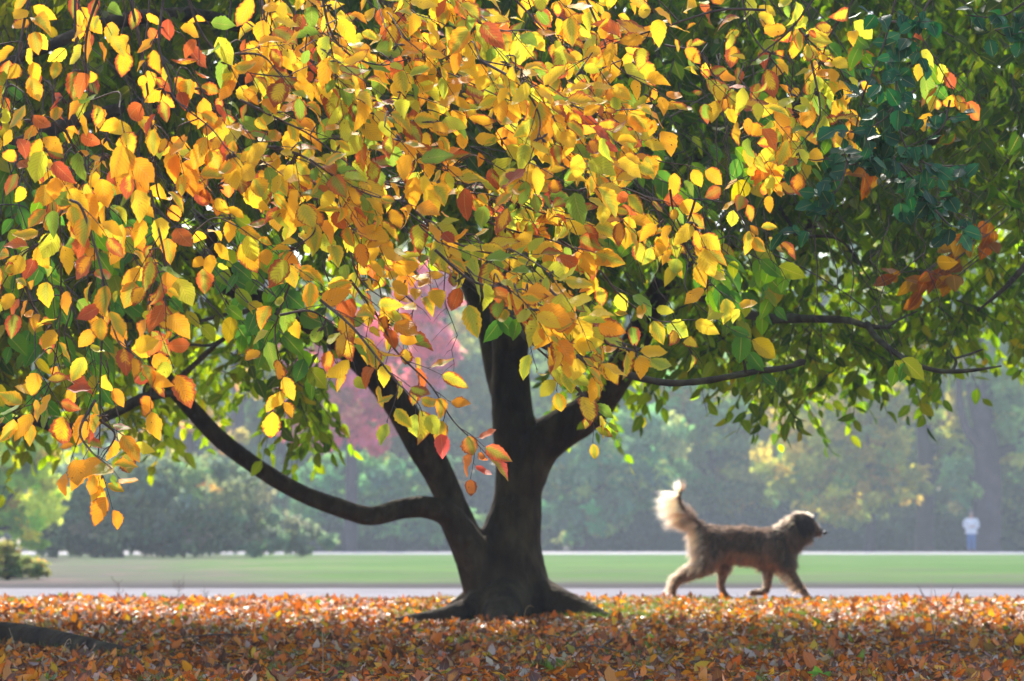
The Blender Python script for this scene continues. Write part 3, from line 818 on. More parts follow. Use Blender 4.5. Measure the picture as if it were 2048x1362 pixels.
# ------------------------------------------------------------------ dark green tree at the right
horn = empty("hornbeam_tree", (3.1, 7.6, 0))
tag(horn, "small leaved tree with dark bluish green leaves reaching in at the upper right", "tree")
ha = Acc()
tube1(ha, [(3.1, 7.6, -.1), (3.05, 7.6, 1.2), (2.9, 7.6, 2.6), (2.8, 7.6, 3.6)], [.11, .09, .07, .03], sides=12, bump=.03)
tube1(ha, [(3.05, 7.6, 1.6), (2.3, 7.5, 2.3), (1.6, 7.4, 2.4), (1.15, 7.3, 2.15)], [.05, .035, .02, .008], sides=8)
ha.build("trunk", M_bark, horn)
HS = [[(1800,-40),(1770,80),(1730,180),(1715,240),(1700,300),(1640,320),(1600,315)], [(1880,-40),(1800,120),(1790,210),(1750,250),(1700,265)],
      [(1790,210),(1810,290),(1860,330),(1930,330)], [(1760,280),(1820,350),(1870,400),(1945,440)], [(1700,300),(1680,370),(1640,420),(1620,470)],
      [(2100,-40),(2010,30),(1930,30)], [(2080,30),(2020,70),(1990,60)], [(1830,180),(1760,240),(1720,320),(1690,330)], [(1900,200),(1880,260),(1800,300)], [(1840,330),(1850,380),(1800,400)], [(1870,420),(1900,450),(1930,455)]]
ht, hl = Acc(), Acc()
for ps in HS:
    d0 = rng.uniform(7.0, 7.5)
    P = catmull(np.array([at(x, y, d0) for x, y in ps]), 6)
    V, F = tubes(P[None], np.linspace(.004, .0015, len(P))[None], 5); ht.add(V, F)
    cum = np.concatenate([[0], np.cumsum(np.linalg.norm(np.diff(P, axis=0), axis=1))])
    q = 0.03
    while q < cum[-1]:
        i = min(np.searchsorted(cum, q), len(P) - 1)
        dr = unit(np.array([rng.normal(0, 1), rng.normal(0, .5), rng.normal(-.3, .6)])); ln = rng.uniform(.03, .1)
        o = P[i]; nl = max(3, int(ln / .018))
        V, F = tubes(np.stack([o, o + dr * ln])[None], np.array([[.0018, .0008]]), 3); ht.add(V, F)
        f = (np.arange(nl) + .7) / nl
        B = o + dr * (ln * f)[:, None]
        dd = dr * .5 + rng.normal(0, .6, (nl, 3)) + np.array([0, 0, -.35]); nn = np.array([0, -.9, .7]) + rng.normal(0, .45, (nl, 3))
        leaves(hl, B, dd, nn, rng.normal(.052, .008, nl), pick([(0.022, 0.115, 0.040), (0.017, 0.078, 0.034), (0.038, 0.16, 0.055)], [3, 3, 1], nl, .15), 0.0 * f, rows=11, wr=.74, serr=.09, fold=.2, curl=.4, wave=.02)
        q += rng.uniform(.026, .044)
ht.build("twigs", M_twig, horn)
o = hl.build("crown", M_dark, horn)

# ------------------------------------------------------------------ leaf litter
def litter():
    A = Acc()
    n = 98000
    y = 7.2 + (19.6 - 7.2) * rng.uniform(0, 1, n) ** 0.9
    hw = 0.235 * y + 0.5
    x = rng.uniform(-1, 1, n) * hw
    z = gz(x, y) + rng.uniform(0.0, 0.022, n)
    patch = 0.5 + 0.5 * np.sin(x * 2.1 + 1.0) * np.cos(y * 1.7 + .5) + 0.35 * np.sin(x * 5 + y * 3)
    keep = rng.uniform(0, 1, n) < np.clip(0.55 + 0.55 * patch, 0.35, 1) * np.where(((x - .65) / .35) ** 2 + ((y - 15.8) / 1.2) ** 2 < 1, 0.4, 1)
    # not on the trunk foot
    keep &= ((x / 0.33) ** 2 + ((y - 15.0) / 0.33) ** 2) > 1
    x, y, z = x[keep], y[keep], z[keep]; n = len(x)
    th = rng.uniform(0, 2 * math.pi, n)
    D = np.stack([np.cos(th), np.sin(th), rng.normal(0.08, .2, n)], -1)
    Nn = np.stack([rng.normal(0, .3, n), rng.normal(0, .3, n), np.ones(n)], -1)
    P = np.stack([x, y, z], -1)
    col = pick([(0.84, 0.28, 0.045), (0.68, 0.17, 0.03), (0.38, 0.12, 0.035), (0.90, 0.46, 0.06), (0.40, 0.24, 0.10), (0.48, 0.38, 0.05), (0.16, 0.26, 0.03), (0.58, 0.45, 0.37), (0.12, 0.055, 0.035)], [6, 5, 4, 1.8, 3, .6, .5, 2.6, 4], n, .22)
    leaves(A, P, D, Nn, rng.normal(.050, .013, n), col, rng.beta(1.3, 2, n), rows=5, wr=.58, serr=.06, fold=.35, curl=.8, wave=.05)
    # a few standing taller, catching light at the crest
    n2 = 380
    y2 = rng.uniform(8, 19, n2); x2 = rng.uniform(-1, 1, n2) * (0.235 * y2 + .4)
    P2 = np.stack([x2, y2, gz(x2, y2) + .02], -1)
    D2 = np.stack([rng.normal(0, .6, n2), rng.normal(0, .6, n2), rng.uniform(.3, 1, n2)], -1)
    N2 = rng.normal(0, 1, (n2, 3)) * np.array([.5, 1, .3])
    leaves(A, P2, D2, N2, rng.normal(.06, .012, n2), pick([(0.7, 0.28, 0.04), (0.62, 0.17, 0.03), (0.75, 0.48, 0.05), (.3, .1, .03)], [4, 4, 2, 3], n2), rng.beta(1.3, 2, n2), rows=7, wr=.6, serr=.06, curl=.7, wave=.04)
    return A
o = litter().build("fallen_leaves", M_litter)
tag(o, "carpet of fallen orange and brown leaves under the beech", "fallen leaves", kind='stuff')
# grass
def grass(n, area, hgt, col, wid=.004):
    x, y = area(n)
    z = gz(x, y)
    n = len(x)
    h = rng.uniform(.5, 1, n) * hgt
    lean = rng.normal(0, .45, (n, 2))
    b = np.stack([x, y, z - .005], -1); th = rng.uniform(0, 6.28, n)
    s = np.stack([np.cos(th), np.sin(th), 0 * th], -1) * wid / 2
    mid = b + np.stack([lean[:, 0] * h * .4, lean[:, 1] * h * .4, h * .6], -1)
    tip = b + np.stack([lean[:, 0] * h, lean[:, 1] * h, h * .95], -1)
    V = np.stack([b - s, b + s, mid + s * .8, mid - s * .8, tip], 1).reshape(-1, 3)
    i = np.arange(n) * 5
    Fq = np.stack([i, i + 1, i + 2, i + 3], -1); Ft = np.stack([i + 3, i + 2, i + 4], -1)
    return V, Fq, Ft, np.repeat(pick(*col, n, .2), 5, 0)
def patches(cs):
    def f(n):
        xs, ys = [], []
        w = np.array([c[4] for c in cs], float); w /= w.sum()
        for c, k in zip(cs, (w * n).astype(int)):
            xs.append(rng.normal(c[0], c[2], k)); ys.append(rng.normal(c[1], c[3], k))
        y = np.concatenate(ys); x = np.concatenate(xs)
        ok = (y < 19.8) & (y > 7)
        return x[ok], y[ok]
    return f
cs = [(.62, 15.8, .22, .8, 5), (.9, 17, .4, .8, 4), (1.5, 17.5, .6, .8, 4), (.45, 14.7, .12, .3, 3), (-.55, 15.2, .12, .3, 1), (1.2, 14, .5, .8, 1.5)]
for _ in range(110): cs.append((rng.uniform(-4, 4), rng.uniform(7.5, 18.5), rng.uniform(.03, .12), rng.uniform(.04, .2), rng.uniform(.1, .5)))
V, Fq, Ft, c = grass(17000, patches(cs), .07, ([(0.10, 0.22, 0.03), (0.16, 0.27, 0.04), (0.3, .3, .08)], [3, 3, 1]))
o = mesh_np("grass", V, [Fq, Ft], M_far, attrs={'col': c})
tag(o, "short green grass blades poking through the fallen leaves", "grass", kind='stuff')

# ------------------------------------------------------------------ things on the ground
def ground_tube(name, label, cat, segs, mat, group=None, parent=None, sides=7, bump=.06):
    a = Acc()
    for pts, rs in segs: tube1(a, np.array(pts, float), rs, n=7, sides=sides, bump=bump)
    o = a.build(name, mat)
    return tag(o, label, cat, group)
def gpt(px, py_ground, dz=0.0):
    """ground point seen at pixel"""
    lo, hi = 7.0, 19.0
    for _ in range(40):
        d = (lo + hi) / 2
        P = at(px, py_ground, d)
        if P[2] < gz(P[0], P[1]): hi = d
        else: lo = d
    P = at(px, py_ground, (lo + hi) / 2)
    return (P[0], P[1], P[2] + dz)
def z_(p, dz): return (p[0], p[1], p[2] + dz)
lg = [gpt(-160, 1300, .04), gpt(-60, 1298, .05), gpt(20, 1298, .052), gpt(90, 1301, .042), gpt(160, 1306, .03), gpt(240, 1313, .014), gpt(330, 1321, -.004)]
ground_tube("fallen_log", "dark smooth log tapering into the fallen leaves at the lower left", "log", [(lg, [.075, .08, .074, .064, .05, .036, .015])], M_bark, sides=14, bump=.03)
def gtwig(pxs, w, label, side=()):
    segs = [([gpt(x, y, .014 + h) for x, y, h in pxs], [w * (1 - .6 * i / (len(pxs) - 1)) for i in range(len(pxs))])]
    for s in side: segs.append(([gpt(x, y, .014 + h) for x, y, h in s], [w * .6, w * .4, w * .2][:len(s)]))
    return ground_tube("fallen_twig", label, "twig", segs, M_twig, "twigs fallen on the leaves", sides=5)
gtwig([(730, 1316, .01), (765, 1332, .01), (800, 1345, 0)], .007, "thick dark stick lying in the leaves left of and in front of the trunk")
gtwig([(1045, 1280, .01), (1090, 1284, .02), (1130, 1290, .02), (1160, 1296, 0)], .005, "thin twig in the leaves just in front of the trunk")
gtwig([(1080, 1330, .01), (1130, 1318, .02), (1180, 1312, .03), (1230, 1316, .02), (1270, 1322, 0)], .006, "long forked twig lying in the leaves right of the trunk foot", side=[[(1170, 1330, .01), (1215, 1308, .04), (1262, 1270, .06)], [(1112, 1325, .01), (1110, 1310, .05), (1108, 1300, .07)]])
gtwig([(1750, 1352, .01), (1800, 1325, .03), (1850, 1308, .04), (1900, 1300, .03), (1980, 1306, 0)], .0055, "branching twig lying in the leaves at the lower right", side=[[(1870, 1305, .04), (1862, 1260, .12), (1866, 1215, .2)], [(1850, 1308, .04), (1835, 1290, .08), (1822, 1278, .12)], [(1820, 1316, .02), (1790, 1330, .03), (1765, 1330, .03)]])
gtwig([(250, 1310, .01), (330, 1296, .02), (420, 1288, .03), (520, 1284, .02), (640, 1280, 0)], .005, "long straight twig in the leaves right of the dark log", side=[[(425, 1288, .03), (423, 1278, .05), (420, 1272, .06)]])
# weeds: dead leafless stalks and seedlings
def weed(px, py, hpx, label, nb=6):
    b = gpt(px, py); s = b[1] / FPX; h = hpx * s
    a = Acc()
    P = [np.array(b) + np.array([math.sin(t * 2.5) * h * .12, 0, h * t]) for t in np.linspace(0, 1, 5)]
    tube1(a, P, [.003, .0026, .002, .0016, .0008], sides=5)
    for i in range(nb):
        t = rng.uniform(.25, .9); q = np.array(b) + np.array([math.sin(t * 2.5) * h * .12, 0, h * t]); l = h * rng.uniform(.2, .45); sg = rng.choice([-1, 1])
        tube1(a, [q, q + np.array([sg * l * .6, rng.normal(0, .02), l * .5]), q + np.array([sg * l * .8, rng.normal(0, .03), l])], [.0015, .0012, .0006], n=3, sides=4)
    return tag(a.build("weed_stalk", M_twig), label, "weed", "dry weed stalks on the leafy ground")
weed(232, 1206, 44, "dry weed stalk standing before the path at the left, the leftmost one")
weed(352, 1206, 48, "bushy dry weed stalk leaning before the path, left of the trunk", 10)
weed(405, 1204, 34, "small dry weed stalk just right of the bushy one by the path", 4)
weed(1862, 1300, 120, "tall thin dry stalk standing in the leaves at the right", 5)
def straw(pts, label):
    a = Acc(); b = gpt(*pts[0]); 
    P = [b] + [at(x, y, b[1]) for x, y in pts[1:]]
    tube1(a, P, list(np.linspace(.0022, .001, len(P))), n=8, sides=4, bump=0)
    return tag(a.build("dry_grass_stem", M_straw), label, "grass stem", "dry grass stems in the leaves")
M_straw = noise_mat("straw", [(0.3, (0.40, 0.26, 0.13)), (0.7, (0.58, 0.42, 0.25))], scale=20, bump=0)
straw([(1046, 1256), (1048, 1235), (1052, 1218), (1060, 1211), (1067, 1215)], "pale curled grass stem in front of the trunk foot")
straw([(108, 1350), (120, 1315), (132, 1285), (140, 1278), (142, 1288)], "pale hooked grass stem in front of the dark log")
straw([(645, 1352), (646, 1300), (644, 1262)], "straight upright grass stem in the leaves left of the trunk")
straw([(1038, 1330), (1042, 1300), (1056, 1290), (1068, 1296)], "pale arched grass stem below the trunk foot")
straw([(32, 1310), (26, 1280), (18, 1256)], "thin pale grass stem leaning over the dark log")
straw([(800, 1352), (812, 1330), (818, 1318)], "short pale grass stem near the thick stick")
# a green seedling at the bottom edge and one lime leaf each on the litter
def seedling(px, py, label, L=.06):
    b = np.array(gpt(px, py)); a = Acc()
    n = 4; th = np.array([.3, 1.9, 3.4, 4.8])
    D = np.stack([np.cos(th), np.sin(th) * .6, np.full(n, .9)], -1)
    leaves(a, np.repeat([b], n, 0), D, np.array([[0, -1, .5]] * n) + rng.normal(0, .2, (n, 3)), np.full(n, L), pick([(0.12, 0.32, 0.04)], [1], n), np.zeros(n), rows=9, wr=.6, serr=.04)
    return tag(a.build("seedling", M_green), label, "seedling", "green seedlings among the leaves")
seedling(664, 1362, "small green seedling at the bottom edge left of the middle")
seedling(1640, 1362, "small green seedling at the bottom edge below the dog")
seedling(1300, 1285, "bright green seedling right of the forked twig", .05)

# ------------------------------------------------------------------ skinned figures
def skin_mesh(name, nodes, edges, mat, sub=2, root=0):
    me = bpy.data.meshes.new(name)
    me.from_pydata([n[0] for n in nodes], edges, [])
    me.materials.append(mat)
    o = bpy.data.objects.new(name, me); COL.objects.link(o)
    sk = o.modifiers.new("skin", 'SKIN'); sk.use_smooth_shade = True
    sk.branch_smoothing = 0.6
    for i, n in enumerate(nodes):
        r = n[1]
        me.skin_vertices[0].data[i].radius = (r, r) if not isinstance(r, tuple) else r
        me.skin_vertices[0].data[i].use_root = (i == root)
    ss = o.modifiers.new("sub", 'SUBSURF'); ss.levels = sub; ss.render_levels = sub
    bpy.context.view_layer.update()
    return bake(o)
def chain(nodes, edges, start, pts):
    prev = start
    for p in pts:
        nodes.append(p); edges.append((prev, len(nodes) - 1)); prev = len(nodes) - 1
    return prev
# --- the dog (traced side view; x forward, z up, near side towards the camera)
DY = 19.0
KD = 0.001038
dogx = at(1240 + 900 / 3.784, 1190, DY)[0]
dog_z = float(gz(dogx, DY)) + 0.024
def dg(zx, zy, y=0.0): return ((zx - 900) * KD, y, (1108 - zy) * KD)
dog = empty("dog", (dogx, DY, dog_z))
tag(dog, "shaggy brown dog with raised plumed tail trotting to the right past the beech", "dog")
nodes = [(dg(700, 645), (.135, .145))]; edges = []
b1 = chain(nodes, edges, 0, [(dg(830, 660), (.142, .142)), (dg(950, 672), (.145, .145)), (dg(1080, 695), (.155, .152)), (dg(1190, 685), (.13, .14))])
n1 = chain(nodes, edges, b1, [(dg(1275, 615), (.115, .118)), (dg(1340, 550), (.1, .1)), (dg(1400, 512), (.092, .088)), (dg(1455, 548), (.068, .064)), (dg(1500, 590), (.036, .036)), (dg(1538, 603), (.022, .022))])
chain(nodes, edges, 0, [(dg(625, 575), .062), (dg(560, 515), .04), (dg(500, 455), .032), (dg(455, 385), .027), (dg(447, 320), .021), (dg(472, 262), .012)])
chain(nodes, edges, 0, [(dg(650, 755, -.075), .095), (dg(640, 850, -.085), .064), (dg(540, 885, -.085), .038), (dg(432, 945, -.08), .026), (dg(410, 1010, -.08), .021), (dg(393, 1082, -.08), .024), (dg(418, 1100, -.08), .02)])
chain(nodes, edges, 0, [(dg(730, 745, .075), .08), (dg(795, 850, .08), .052), (dg(790, 920, .08), .033), (dg(772, 985, .08), .025), (dg(795, 1045, .08), .021), (dg(822, 1086, .08), .024), (dg(858, 1098, .08), .019)])
chain(nodes, edges, b1, [(dg(1235, 780, -.075), .08), (dg(1262, 865, -.08), .05), (dg(1305, 930, -.08), .034), (dg(1358, 1000, -.08), .026), (dg(1402, 1065, -.08), .023), (dg(1425, 1098, -.08), .024), (dg(1452, 1106, -.08), .018)])
chain(nodes, edges, b1, [(dg(1180, 780, .075), .066), (dg(1130, 880, .08), .044), (dg(1128, 960, .08), .03), (dg(1118, 1030, .08), .026), (dg(1060, 1048, .08), .023), (dg(1005, 1050, .08), .024), (dg(985, 1062, .08), .016)])
def fur_mat(name):
    m, nt, out = newmat(name); L = nt.links.new
    col = N_(nt, "ShaderNodeAttribute", attribute_name='col').outputs[0]
    d = N_(nt, "ShaderNodeBsdfPrincipled"); L(col, d.inputs['Base Color']); d.inputs['Roughness'].default_value = .45; d.inputs['Specular IOR Level'].default_value = .5
    t = N_(nt, "ShaderNodeBsdfTranslucent"); hs = N_(nt, "ShaderNodeHueSaturation"); hs.inputs['Value'].default_value = 1.9; hs.inputs['Saturation'].default_value = .75; L(col, hs.inputs['Color']); L(hs.outputs[0], t.inputs[0])
    ms = N_(nt, "ShaderNodeMixShader"); ms.inputs[0].default_value = .5
    L(d.outputs[0], ms.inputs[1]); L(t.outputs[0], ms.inputs[2]); L(ms.outputs[0], out.inputs[0]); return m
M_skin_dog = noise_mat("dog_coat", [(0.3, (0.05, 0.03, 0.02)), (0.7, (0.09, 0.055, 0.035))], scale=12, bump=.4, dist=.01)
M_fur = fur_mat("dog_fur")
body = skin_mesh("body", nodes, edges, M_skin_dog)
body.parent = dog
# fur strands over the body
def sample_mesh(me, n):
    vs = np.empty(len(me.vertices) * 3, np.float32); me.vertices.foreach_get("co", vs); vs = vs.reshape(-1, 3)
    me.calc_loop_triangles()
    tr = np.empty(len(me.loop_triangles) * 3, np.int32); me.loop_triangles.foreach_get("vertices", tr); tr = tr.reshape(-1, 3)
    a, b, c = vs[tr[:, 0]], vs[tr[:, 1]], vs[tr[:, 2]]
    nr = np.cross(b - a, c - a); ar = np.linalg.norm(nr, axis=1)
    i = rng.choice(len(tr), n, p=ar / ar.sum())
    u, v = rng.uniform(0, 1, (2, n)); f = u + v > 1; u[f] = 1 - u[f]; v[f] = 1 - v[f]
    return a[i] + (b - a)[i] * u[:, None] + (c - a)[i] * v[:, None], unit(nr[i])
nf = 70000
FP, FN = sample_mesh(body.data, nf)
zx = FP[:, 0] / KD + 900; zy = 1108 - FP[:, 2] / KD
ln = np.full(nf, .045)
flow = np.tile(np.array([-1.0, 0, -.6]), (nf, 1))
tan = np.array([0.45, 0.27, 0.16]); rim_cream = np.array([0.80, 0.66, 0.50]); dark = np.array([0.045, 0.03, 0.022]); brown_ = np.array([0.20, 0.125, 0.078])  # palest fur tone stands for the rim light on head top, tail and rump
nz_ = 45 * np.sin(FP[:, 0] * 31) * np.cos(FP[:, 1] * 25) + rng.normal(0, 40, nf)
def sst(v, a, b):
    t = np.clip((v - a) / (b - a), 0, 1); return (t * t * (3 - 2 * t))[:, None]
zj = zy + nz_
colr = brown_ + (tan * .7 - brown_) * sst(zj, 600, 860)
colr = colr + (tan * .85 - colr) * sst(zj, 860, 980)
torso = (zx > 640) & (zx < 1260) & (zy < 860)
ln = ln + .045 * sst(zy, 640, 820)[:, 0] * torso
low_ = torso & (FN[:, 2] < -.3); ln[low_] = .075; flow[low_] = np.array([-.35, 0, -1]); colr[low_] = tan
flow = np.where((zy > 640)[:, None], np.array([-.45, 0, -1]), flow)
tail = (zx < 600) & (zy < 560)
ln[tail] = .17; flow[tail] = np.array([-1.3, 0, -.3]); colr[tail] = rim_cream
tl_right = tail & (FN[:, 0] > .2); ln[tl_right] = .04; colr[tl_right] = brown_ * 1.6
tb = tail & (zx > 520) & (zy > 440); ln[tb] = .13; colr[tb] = colr[tb] * .7
tip = tail & (zy < 300); flow[tip] = np.array([-.4, 0, .9]); ln[tip] = .08
rear = (zx > 480) & (zx < 600 + .5 * nz_) & (zy > 560) & (zy < 860) & (FN[:, 0] < .1); ln[rear] = .11; flow[rear] = np.array([-.55, 0, -1]); colr[rear] = rim_cream * .85
legs = (zy > 860); ln[legs] = .026
back_legs = legs & (FN[:, 0] < -.35) & (zy < 1030) & (((zx > 1180) | (zx < 640))); ln[back_legs] = .075; colr[back_legs] = rim_cream * .8; flow[back_legs] = np.array([-.8, 0, -.7])
thigh = legs & (zx < 700) & (zy < 960) & (FN[:, 2] < -.2); ln[thigh] = .05
lift = (zx > 980) & (zx < 1160) & (zy > 880) & (FN[:, 0] < -.2); ln[lift] = .028; colr[lift] = rim_cream * .7
paws = zy > 1060; ln[paws] = .015
head = (zx > 1280) & (zy < 700); hb = sst(zx + nz_, 1260, 1400)[head]
ln[head] = .07; flow[head] = np.array([-.2, 0, -1]); colr[head] = tan * .42
crn = head & (FN[:, 2] > .3); colr[crn] = rim_cream * .85; ln[crn] = .055; flow[crn] = np.array([-.7, 0, -.4])
nape = (zx > 1180) & (zx <= 1290) & (FN[:, 2] > .5); colr[nape] = rim_cream * .7
ear = head & (zx > 1330) & (zx < 1470) & (zy < 580) & (np.abs(FN[:, 1]) > .35); colr[ear] = dark
throat = (zx > 1240) & (zx < 1480) & (zy > 560) & (zy < 820); ln[throat] = .10; flow[throat] = np.array([-.15, 0, -1]); colr[throat] = tan * .4
chest = (zx > 1330) & (zy > 700) & (zy < 860); ln[chest] = .06; colr[chest] = rim_cream * .7
muz = (zx > 1470); ln[muz] = .03; flow[muz] = np.array([-.6, 0, -.8]); colr[muz] = tan * .5
topm = muz & (FN[:, 2] > .4); colr[topm] = rim_cream * .8; ln[topm] = .018
nose_ = zx > 1530; ln[nose_] = .004
ln = ln * rng.uniform(.6, 1.3, nf)
cell = np.floor((FP + rng.normal(0, .003, FP.shape)) / np.array([.022, .03, .034])).astype(np.int64)
clump = unit(np.random.default_rng(3).normal(0, 1, (4096, 3)))[(cell[:, 0] * 73856093 ^ cell[:, 1] * 19349663 ^ cell[:, 2] * 83492791) % 4096] * 1.2
d0 = unit(FN * .75 + unit(flow) * .75 + clump * .22 + rng.normal(0, .13, (nf, 3)))
d1 = unit(FN * .25 + unit(flow) * 1.0 + clump * .28 + rng.normal(0, .13, (nf, 3)))
s_ = unit(np.cross(d0, rng.normal(0, 1, (nf, 3)))) * .0015
A0 = FP - FN * .004; A1 = A0 + d0 * (ln * .5)[:, None]; A2 = A1 + d1 * (ln * .5)[:, None]
FV = np.stack([A0 - s_, A0 + s_, A1 + s_ * .8, A1 - s_ * .8, A2], 1).reshape(-1, 3)
i5 = np.arange(nf) * 5
colr = colr * rng.uniform(.7, 1.3, (nf, 1)) * (1 + .4 * clump[:, :1])
o = mesh_np("fur", FV, [np.stack([i5, i5 + 1, i5 + 2, i5 + 3], -1), np.stack([i5 + 3, i5 + 2, i5 + 4], -1)], M_fur, attrs={'col': np.clip(np.repeat(colr, 5, 0), 0, .9)})
o.parent = dog
def ellipsoid(name, c, r, mat, parent, seg=16):
    bm = bmesh.new(); bmesh.ops.create_uvsphere(bm, u_segments=seg, v_segments=seg // 2, radius=1)
    for v in bm.verts: v.co = Vector((v.co.x * r[0] + c[0], v.co.y * r[1] + c[1], v.co.z * r[2] + c[2]))
    me = bpy.data.meshes.new(name); bm.to_mesh(me); bm.free(); me.materials.append(mat)
    me.polygons.foreach_set("use_smooth", np.ones(len(me.polygons), bool))
    o = bpy.data.objects.new(name, me); return link(o, parent)
M_black = noise_mat("nose_black", [(0.3, (0.01, 0.01, 0.01)), (0.7, (0.02, 0.018, 0.018))], rough=.3, bump=.2, dist=.001, scale=80, spec=.5)
ellipsoid("nose", dg(1552, 600), (.018, .018, .015), M_black, dog)
for sy in (-1, 1):
    ellipsoid("eye", dg(1478, 535, sy * .042), (.009, .007, .009), M_black, dog)
# hanging ears
for sy in (-1, 1):
    ne = []; ee = []
    ne.append((dg(1385, 470, sy * .07), (.022, .03)))
    chain(ne, ee, 0, [(dg(1375, 510, sy * .092), (.016, .042)), (dg(1375, 560, sy * .098), (.012, .036)), (dg(1385, 610, sy * .095), (.008, .018))])
    eo = skin_mesh("ear", ne, ee, M_skin_dog, sub=2); eo.parent = dog
    EP, EN = sample_mesh(eo.data, 2600); n_ = len(EP)
    dd0 = unit(EN * .5 + np.array([-.1, 0, -1]) + rng.normal(0, .2, (n_, 3))); l_ = rng.uniform(.02, .06, n_)
    se = unit(np.cross(dd0, rng.normal(0, 1, (n_, 3)))) * .0013
    B1 = EP + dd0 * (l_ * .5)[:, None]; B2 = B1 + unit(dd0 + np.array([0, 0, -.7])) * (l_ * .5)[:, None]
    EV = np.stack([EP - se, EP + se, B1 + se * .8, B1 - se * .8, B2], 1).reshape(-1, 3); i5 = np.arange(n_) * 5
    fo = mesh_np("fur", EV, [np.stack([i5, i5 + 1, i5 + 2, i5 + 3], -1), np.stack([i5 + 3, i5 + 2, i5 + 4], -1)], M_fur, attrs={'col': np.repeat(dark * rng.uniform(.7, 1.5, (n_, 1)), 5, 0)})
    fo.parent = eo

# --- the distant person
PD = 104.5
pb = at(1943, 1100, PD)
person = empty("person", (pb[0], PD, 0.03))
tag(person, "distant person in pale jacket and blue jeans standing before a thick tree trunk", "person")
M_skinp = noise_mat("skin", [(0.3, (0.50, 0.28, 0.22)), (0.7, (0.58, 0.34, 0.27))], scale=20, bump=0, rough=.5)
M_jacket = noise_mat("jacket_cloth", [(0.3, (0.66, 0.65, 0.70)), (0.7, (0.78, 0.77, 0.82))], scale=6, bump=.4, dist=.01)
M_jeans = noise_mat("denim", [(0.3, (0.06, 0.14, 0.36)), (0.7, (0.10, 0.20, 0.46))], scale=14, bump=.3, dist=.004)
M_hair = noise_mat("grey_hair", [(0.3, (0.14, 0.12, 0.11)), (0.7, (0.26, 0.23, 0.21))], scale=40, bump=.4, dist=.004)
M_shoe = noise_mat("shoe_leather", [(0.3, (0.03, 0.03, 0.035)), (0.7, (0.06, 0.055, 0.06))], scale=20, bump=.1)
N = [((0, 0, .93), (.15, .11))]; E = []
ch = chain(N, E, 0, [((0, 0, 1.1), (.14, .1)), ((0, 0, 1.28), (.17, .11)), ((0, 0, 1.42), (.15, .09))])
nk = chain(N, E, ch, [((0, -.01, 1.5), .055), ((0, -.02, 1.57), .06), ((0, -.02, 1.66), (.075, .09)), ((0, -.015, 1.73), .055)])
wr = []
for sx in (-1, 1):
    w_ = chain(N, E, ch, [((sx * .2, 0, 1.42), .055), ((sx * .27, .02, 1.15), .043), ((sx * .16, -.17, 1.08), .033), ((sx * .07, -.22, 1.1), .028), ((sx * .03, -.235, 1.11), (.035, .02))])
    for f in range(4):
        zf = 1.135 - f * .018
        chain(N, E, w_, [((sx * .0, -.25, zf), .009), ((-sx * (.035 - .004 * abs(f - 1)), -.245, zf - .004), .008), ((-sx * (.05 - .005 * abs(f - 1)), -.225, zf - .008), .007)])
    chain(N, E, w_, [((sx * .02, -.24, 1.15), .010), ((-sx * .005, -.25, 1.17), .008)])
    chain(N, E, 0, [((sx * .09, 0, .85), .085), ((sx * .1, -.01, .5), .058), ((sx * .1, .01, .1), .04), ((sx * .1, -.02, .05), .04), ((sx * .105, -.14, .03), .03)])
pbody = skin_mesh("body", N, E, M_skinp, sub=2); pbody.parent = person
# face: nose, ears are small bumps kept with the body colour
def joined(name, parts, mat, parent):
    bm = bmesh.new()
    for c, r in parts:
        g = bmesh.ops.create_uvsphere(bm, u_segments=14, v_segments=8, radius=1)
        for v in g['verts']: v.co = Vector((v.co.x * r[0] + c[0], v.co.y * r[1] + c[1], v.co.z * r[2] + c[2]))
    me = bpy.data.meshes.new(name); bm.to_mesh(me); bm.free(); me.materials.append(mat)
    me.polygons.foreach_set("use_smooth", np.ones(len(me.polygons), bool))
    o = bpy.data.objects.new(name, me); return link(o, parent)
joined("face", [((0, -.115, 1.645), (.013, .022, .02)), ((-.08, -.01, 1.65), (.012, .02, .032)), ((.08, -.01, 1.65), (.012, .02, .032)), ((0, -.098, 1.605), (.026, .012, .007))], M_skinp, person)
joined("eyes", [((-.03, -.1, 1.67), (.011, .008, .007)), ((.03, -.1, 1.67), (.011, .008, .007))], M_black, person)
# hair cap
hn = [((0, .0, 1.72), (.085, .095))]; he = []
chain(hn, he, 0, [((0, .035, 1.66), (.085, .06)), ((0, .05, 1.58), (.06, .04))])
chain(hn, he, 0, [((0, -.05, 1.745), (.06, .04))])
ho = skin_mesh("hair", hn, he, M_hair); ho.parent = person
jn = [((0, 0, 1.0), (.24, .17))]; je = []
jc = chain(jn, je, 0, [((0, 0, 1.12), (.225, .165)), ((0, 0, 1.28), (.22, .15)), ((0, .0, 1.43), (.17, .11)), ((0, 0, 1.5), (.085, .08))])
for sx in (-1, 1):
    chain(jn, je, 3, [((sx * .21, 0, 1.4), .085), ((sx * .29, .02, 1.24), .078), ((sx * .29, .01, 1.1), .07), ((sx * .2, -.13, 1.05), .06), ((sx * .1, -.2, 1.085), .048)])
chain(jn, je, 0, [((0, 0, .86), (.225, .165))])
jo = skin_mesh("jacket", jn, je, M_jacket); jo.parent = person
jn = [((0, 0, .9), (.17, .125))]; je = []
for sx in (-1, 1):
    chain(jn, je, 0, [((sx * .09, 0, .78), .1), ((sx * .1, -.01, .5), .075), ((sx * .1, .0, .28), .066), ((sx * .1, .01, .1), .062)])
jo = skin_mesh("jeans", jn, je, M_jeans); jo.parent = person
